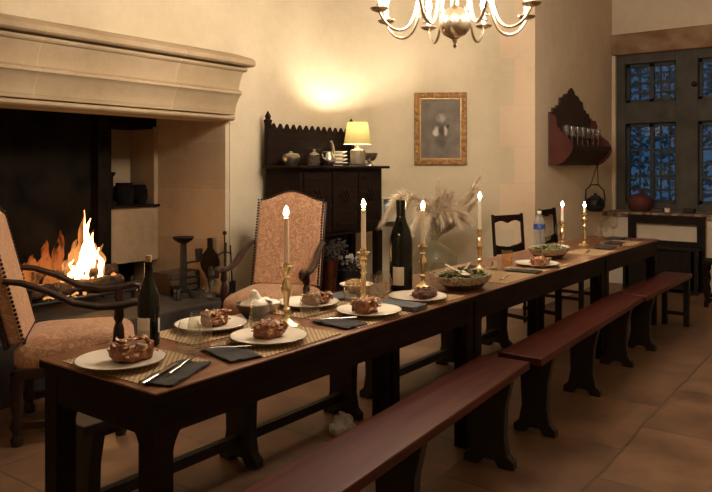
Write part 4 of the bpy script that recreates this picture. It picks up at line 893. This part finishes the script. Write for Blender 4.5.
goblet('tallest stemmed glass right of the sixth candlestick', 4.79, .29); goblet('stemmed glass nearest the window end of the tables', 5.22, .34); goblet('small stemmed glass at the foot of the sixth candlestick', 4.60, .27, .75); goblet('stemmed glass behind the fifth candlestick', 4.36, .50, .9); goblet('stemmed glass between the water bottle and the fifth candlestick', 4.02, .48, .8)
# bowls
cb = thing('cream_bowl', 'small dark stoneware bowl of whipped cream on the fire side', 'bowl', (.885, .50, T)); MB().lathe([(0, 0), (.035, 0), (.04, .006), (.065, .03), (.075, .058), (.077, .062), (.071, .061), (.058, .03), (0, .018)], 28).obj('bowl', 'bowldark', cb); MB().lathe([(.074, .0605), (.078, .0605), (.078, .0645), (.074, .0645)], 28).obj('rim', 'pewter', cb)
wc = thing('whipped_cream', 'peaked mound of white whipped cream in the dark bowl', 'food', (.885, .50, T + .02)); MB().lathe([(0, 0), (.045, .005), (.062, .03), (.05, .045), (.03, .06), (.028, .072), (.012, .09), (0, .096)], 24).rough(.012, 32, 2).obj('cream', 'cream', wc)
wb2 = thing('white_bowl', 'small white bowl of cream between the dark bowl and the first candlestick', 'bowl', (1.005, .545, T)); MB().lathe([(0, 0), (.03, 0), (.055, .02), (.07, .045), (.066, .045), (.05, .022), (0, .012)], 26).obj('bowl', 'porcelain', wb2); MB().lathe([(.062, .040), (.035, .056), (0, .062)], 20).rough(.01, 40, 5).obj('cream', 'cream', wb2)
def dish(label, slabel, x, y, rz):
    t = thing('salad_dish', label, 'dish', (x, y, T), rz, 'oval pierced dishes of salad'); sx, sy = 1.0, .66
    MB().lathe([(0, 0), (.12, 0), (.13, .008), (.168, .034), (.16, .034), (.12, .016), (0, .012)], 40, None, sx, sy).obj('base', 'basketbase', t)
    n = 40; b = MB(); prof = [(.168, .033), (.186, .05), (.200, .072), (.203, .076), (.197, .076), (.18, .053), (.162, .035)]
    b.lathe(prof, n, None, sx, sy).obj('pierced_rim', 'basket', t)
    l = MB(); R = random.Random(int(x * 10))
    for i in range(240):
        a = R.uniform(0, 2 * PI); r = .165 * math.sqrt(R.random()); c = Vector((r * math.cos(a), r * .66 * math.sin(a), .045 + R.uniform(0, .028) + .02 * (1 - r / .165)))
        u_ = Vector((R.gauss(0, 1), R.gauss(0, 1), R.gauss(0, .5))).normalized(); v_ = u_.cross(Vector((R.gauss(0, .4), R.gauss(0, .4), 1))).normalized(); s_ = R.uniform(.012, .028)
        vs = [l.bm.verts.new(c + p) for p in (u_ * s_, v_ * s_ * .5 + u_ * s_ * .2, -u_ * s_, -v_ * s_ * .5)]; l.bm.faces.new(vs)
    so = l.obj('salad_leaves', 'salad', smooth=False, loc=(x, y, T), rz=rz); tag(so, slabel, 'salad', kind='stuff')
dish('oval pierced salad dish right of the magnum, the nearer one', 'green salad leaves in the nearer oval dish', 2.08, .15, 0)
dish('oval pierced salad dish below the water bottle, the farther one', 'green salad leaves in the farther oval dish', 3.55, .27, 0)
for (x, y, rz, lab) in ((2.20, .20, .35, 'long pale serving spoon resting across the nearer salad dish'), (2.10, .22, .9, 'second pale salad server, behind the long spoon')):
    s = thing('serving_spoon', lab, 'spoon', (x, y, T + .085), rz, 'salad servers'); MB().tube([(-.14, 0, .0), (0, 0, .006), (.12, 0, .014)], [.010, .006, .008], 8, flat=.5).obj('handle', 'porcelain', s); MB().ball((-.15, 0, 0), (.035, .022, .008), 2).obj('spoon_bowl', 'porcelain', s)
sh = thing('salt_shaker', 'small bright silver salt shaker right of the fourth candlestick foot', 'shaker', (2.80, .325, T)); MB().lathe([(0, 0), (.022, 0), (.024, .02), (.018, .035), (.018, .04)], 16).obj('body', 'steel', sh); MB().lathe([(.018, .04), (.016, .052), (0, .058)], 16).obj('cap', 'steel', sh)
# candlesticks with candles
def stick(style, h, br):
    k = h / .20
    if style == 0: p = [(0, 0), (br, 0), (br, .005), (br * .92, .009), (br * .6, .014), (.020, .024), (.011, .032), (.010, .042), (.018, .050), (.018, .055), (.010, .062), (.010, .070), (.0135, .088), (.019, .108), (.022, .122), (.019, .134), (.0115, .144), (.010, .150), (.017, .156), (.011, .163), (.014, .172), (.021, .182), (.027, .188), (.027, .192), (.015, .194), (.015, .2), (.0125, .2), (.0125, .18), (0, .18)]
    else: p = [(0, 0), (br, 0), (br * 1.02, .005), (br * .8, .011), (.02, .018), (.011, .03), (.016, .04), (.012, .05), (.0105, .11), (.017, .12), (.012, .13), (.012, .14), (.02, .15), (.022, .165), (.013, .175), (.030, .186), (.030, .190), (.015, .191), (.015, .2), (.0125, .2), (.0125, .18), (0, .18)]
    return [(r, z_ * k) for r, z_ in p]
cs = [  # x, y, style, holder height, base radius, candle length, words
    (.85, .285, 0, .25, .055, .205, 'closest to the camera', 'nearest'), (1.37, .285, 1, .26, .055, .205, 'second along the tables, before the dresser', 'second'), (1.96, .33, 0, .23, .045, .20, 'third along, right of the magnum', 'third'),
    (2.68, .365, 0, .255, .048, .205, 'fourth along, left of the open-backed chair', 'fourth'), (4.12, .39, 0, .22, .052, .125, 'fifth along, right of the water bottle', 'fifth'), (4.46, .335, 1, .27, .055, .065, 'sixth and farthest, under the alcove shelf', 'sixth')]
for i, (x, y, st_, h, br, cl, txt, ord_) in enumerate(cs):
    prof = stick(st_, h, br); t = thing('brass_candlestick', 'turned brass candlestick ' + txt, 'candlestick', (x, y, T), 0, 'brass candlesticks along the tables')
    nb = 6; MB().lathe(prof[:nb] + [(0, prof[nb - 1][1])], 28).obj('foot', 'brass', t); MB().lathe([(0, prof[nb - 1][1])] + prof[nb - 1:], 24).obj('shaft', 'brass', t)
    c = thing('taper_candle', {'nearest': 'lit cream taper on the nearest candlestick, before the armchair back', 'second': 'lit cream taper on the second candlestick, before the dresser', 'third': 'lit cream taper on the third candlestick, right of the magnum', 'fourth': 'tall lit cream taper on the fourth candlestick, right of the pampas', 'fifth': 'lit cream taper on the fifth candlestick, right of the water bottle', 'sixth': 'burned-down lit cream stub on the sixth candlestick'}[ord_], 'candle', (x, y, T + h * .9 + .001), 0, 'lit candles on the tables')
    MB().lathe([(0, 0), (.0118, 0), (.0105, cl), (.006, cl + .003), (0, cl + .002)], 16).obj('wax', 'wax', c)
    MB().tube([(0, 0, cl), (.001, 0, cl + .012)], .0012, 5).obj('wick', 'wick', c)
    MB().lathe([(0, cl + .006), (.0075, cl + .011), (.0105, cl + .022), (.008, cl + .034), (.003, cl + .045), (0, cl + .049)], 10).obj('flame', 'flame', c)
# crumpled cloth on the floor
b = MB(); b.pillow((0, 0, .025), (.10, .06, .03), .7, .7, 30, 14); b.rough(.03, 16, 3).rough(.012, 40, 5)
for v in b.bm.verts: v.co.z = max(.001, v.co.z)
tag(b.obj('crumpled_cloth', 'cloth', loc=(1.70, .66, 0), rz=.6), 'small crumpled pale cloth on the floor under the first table', 'cloth')
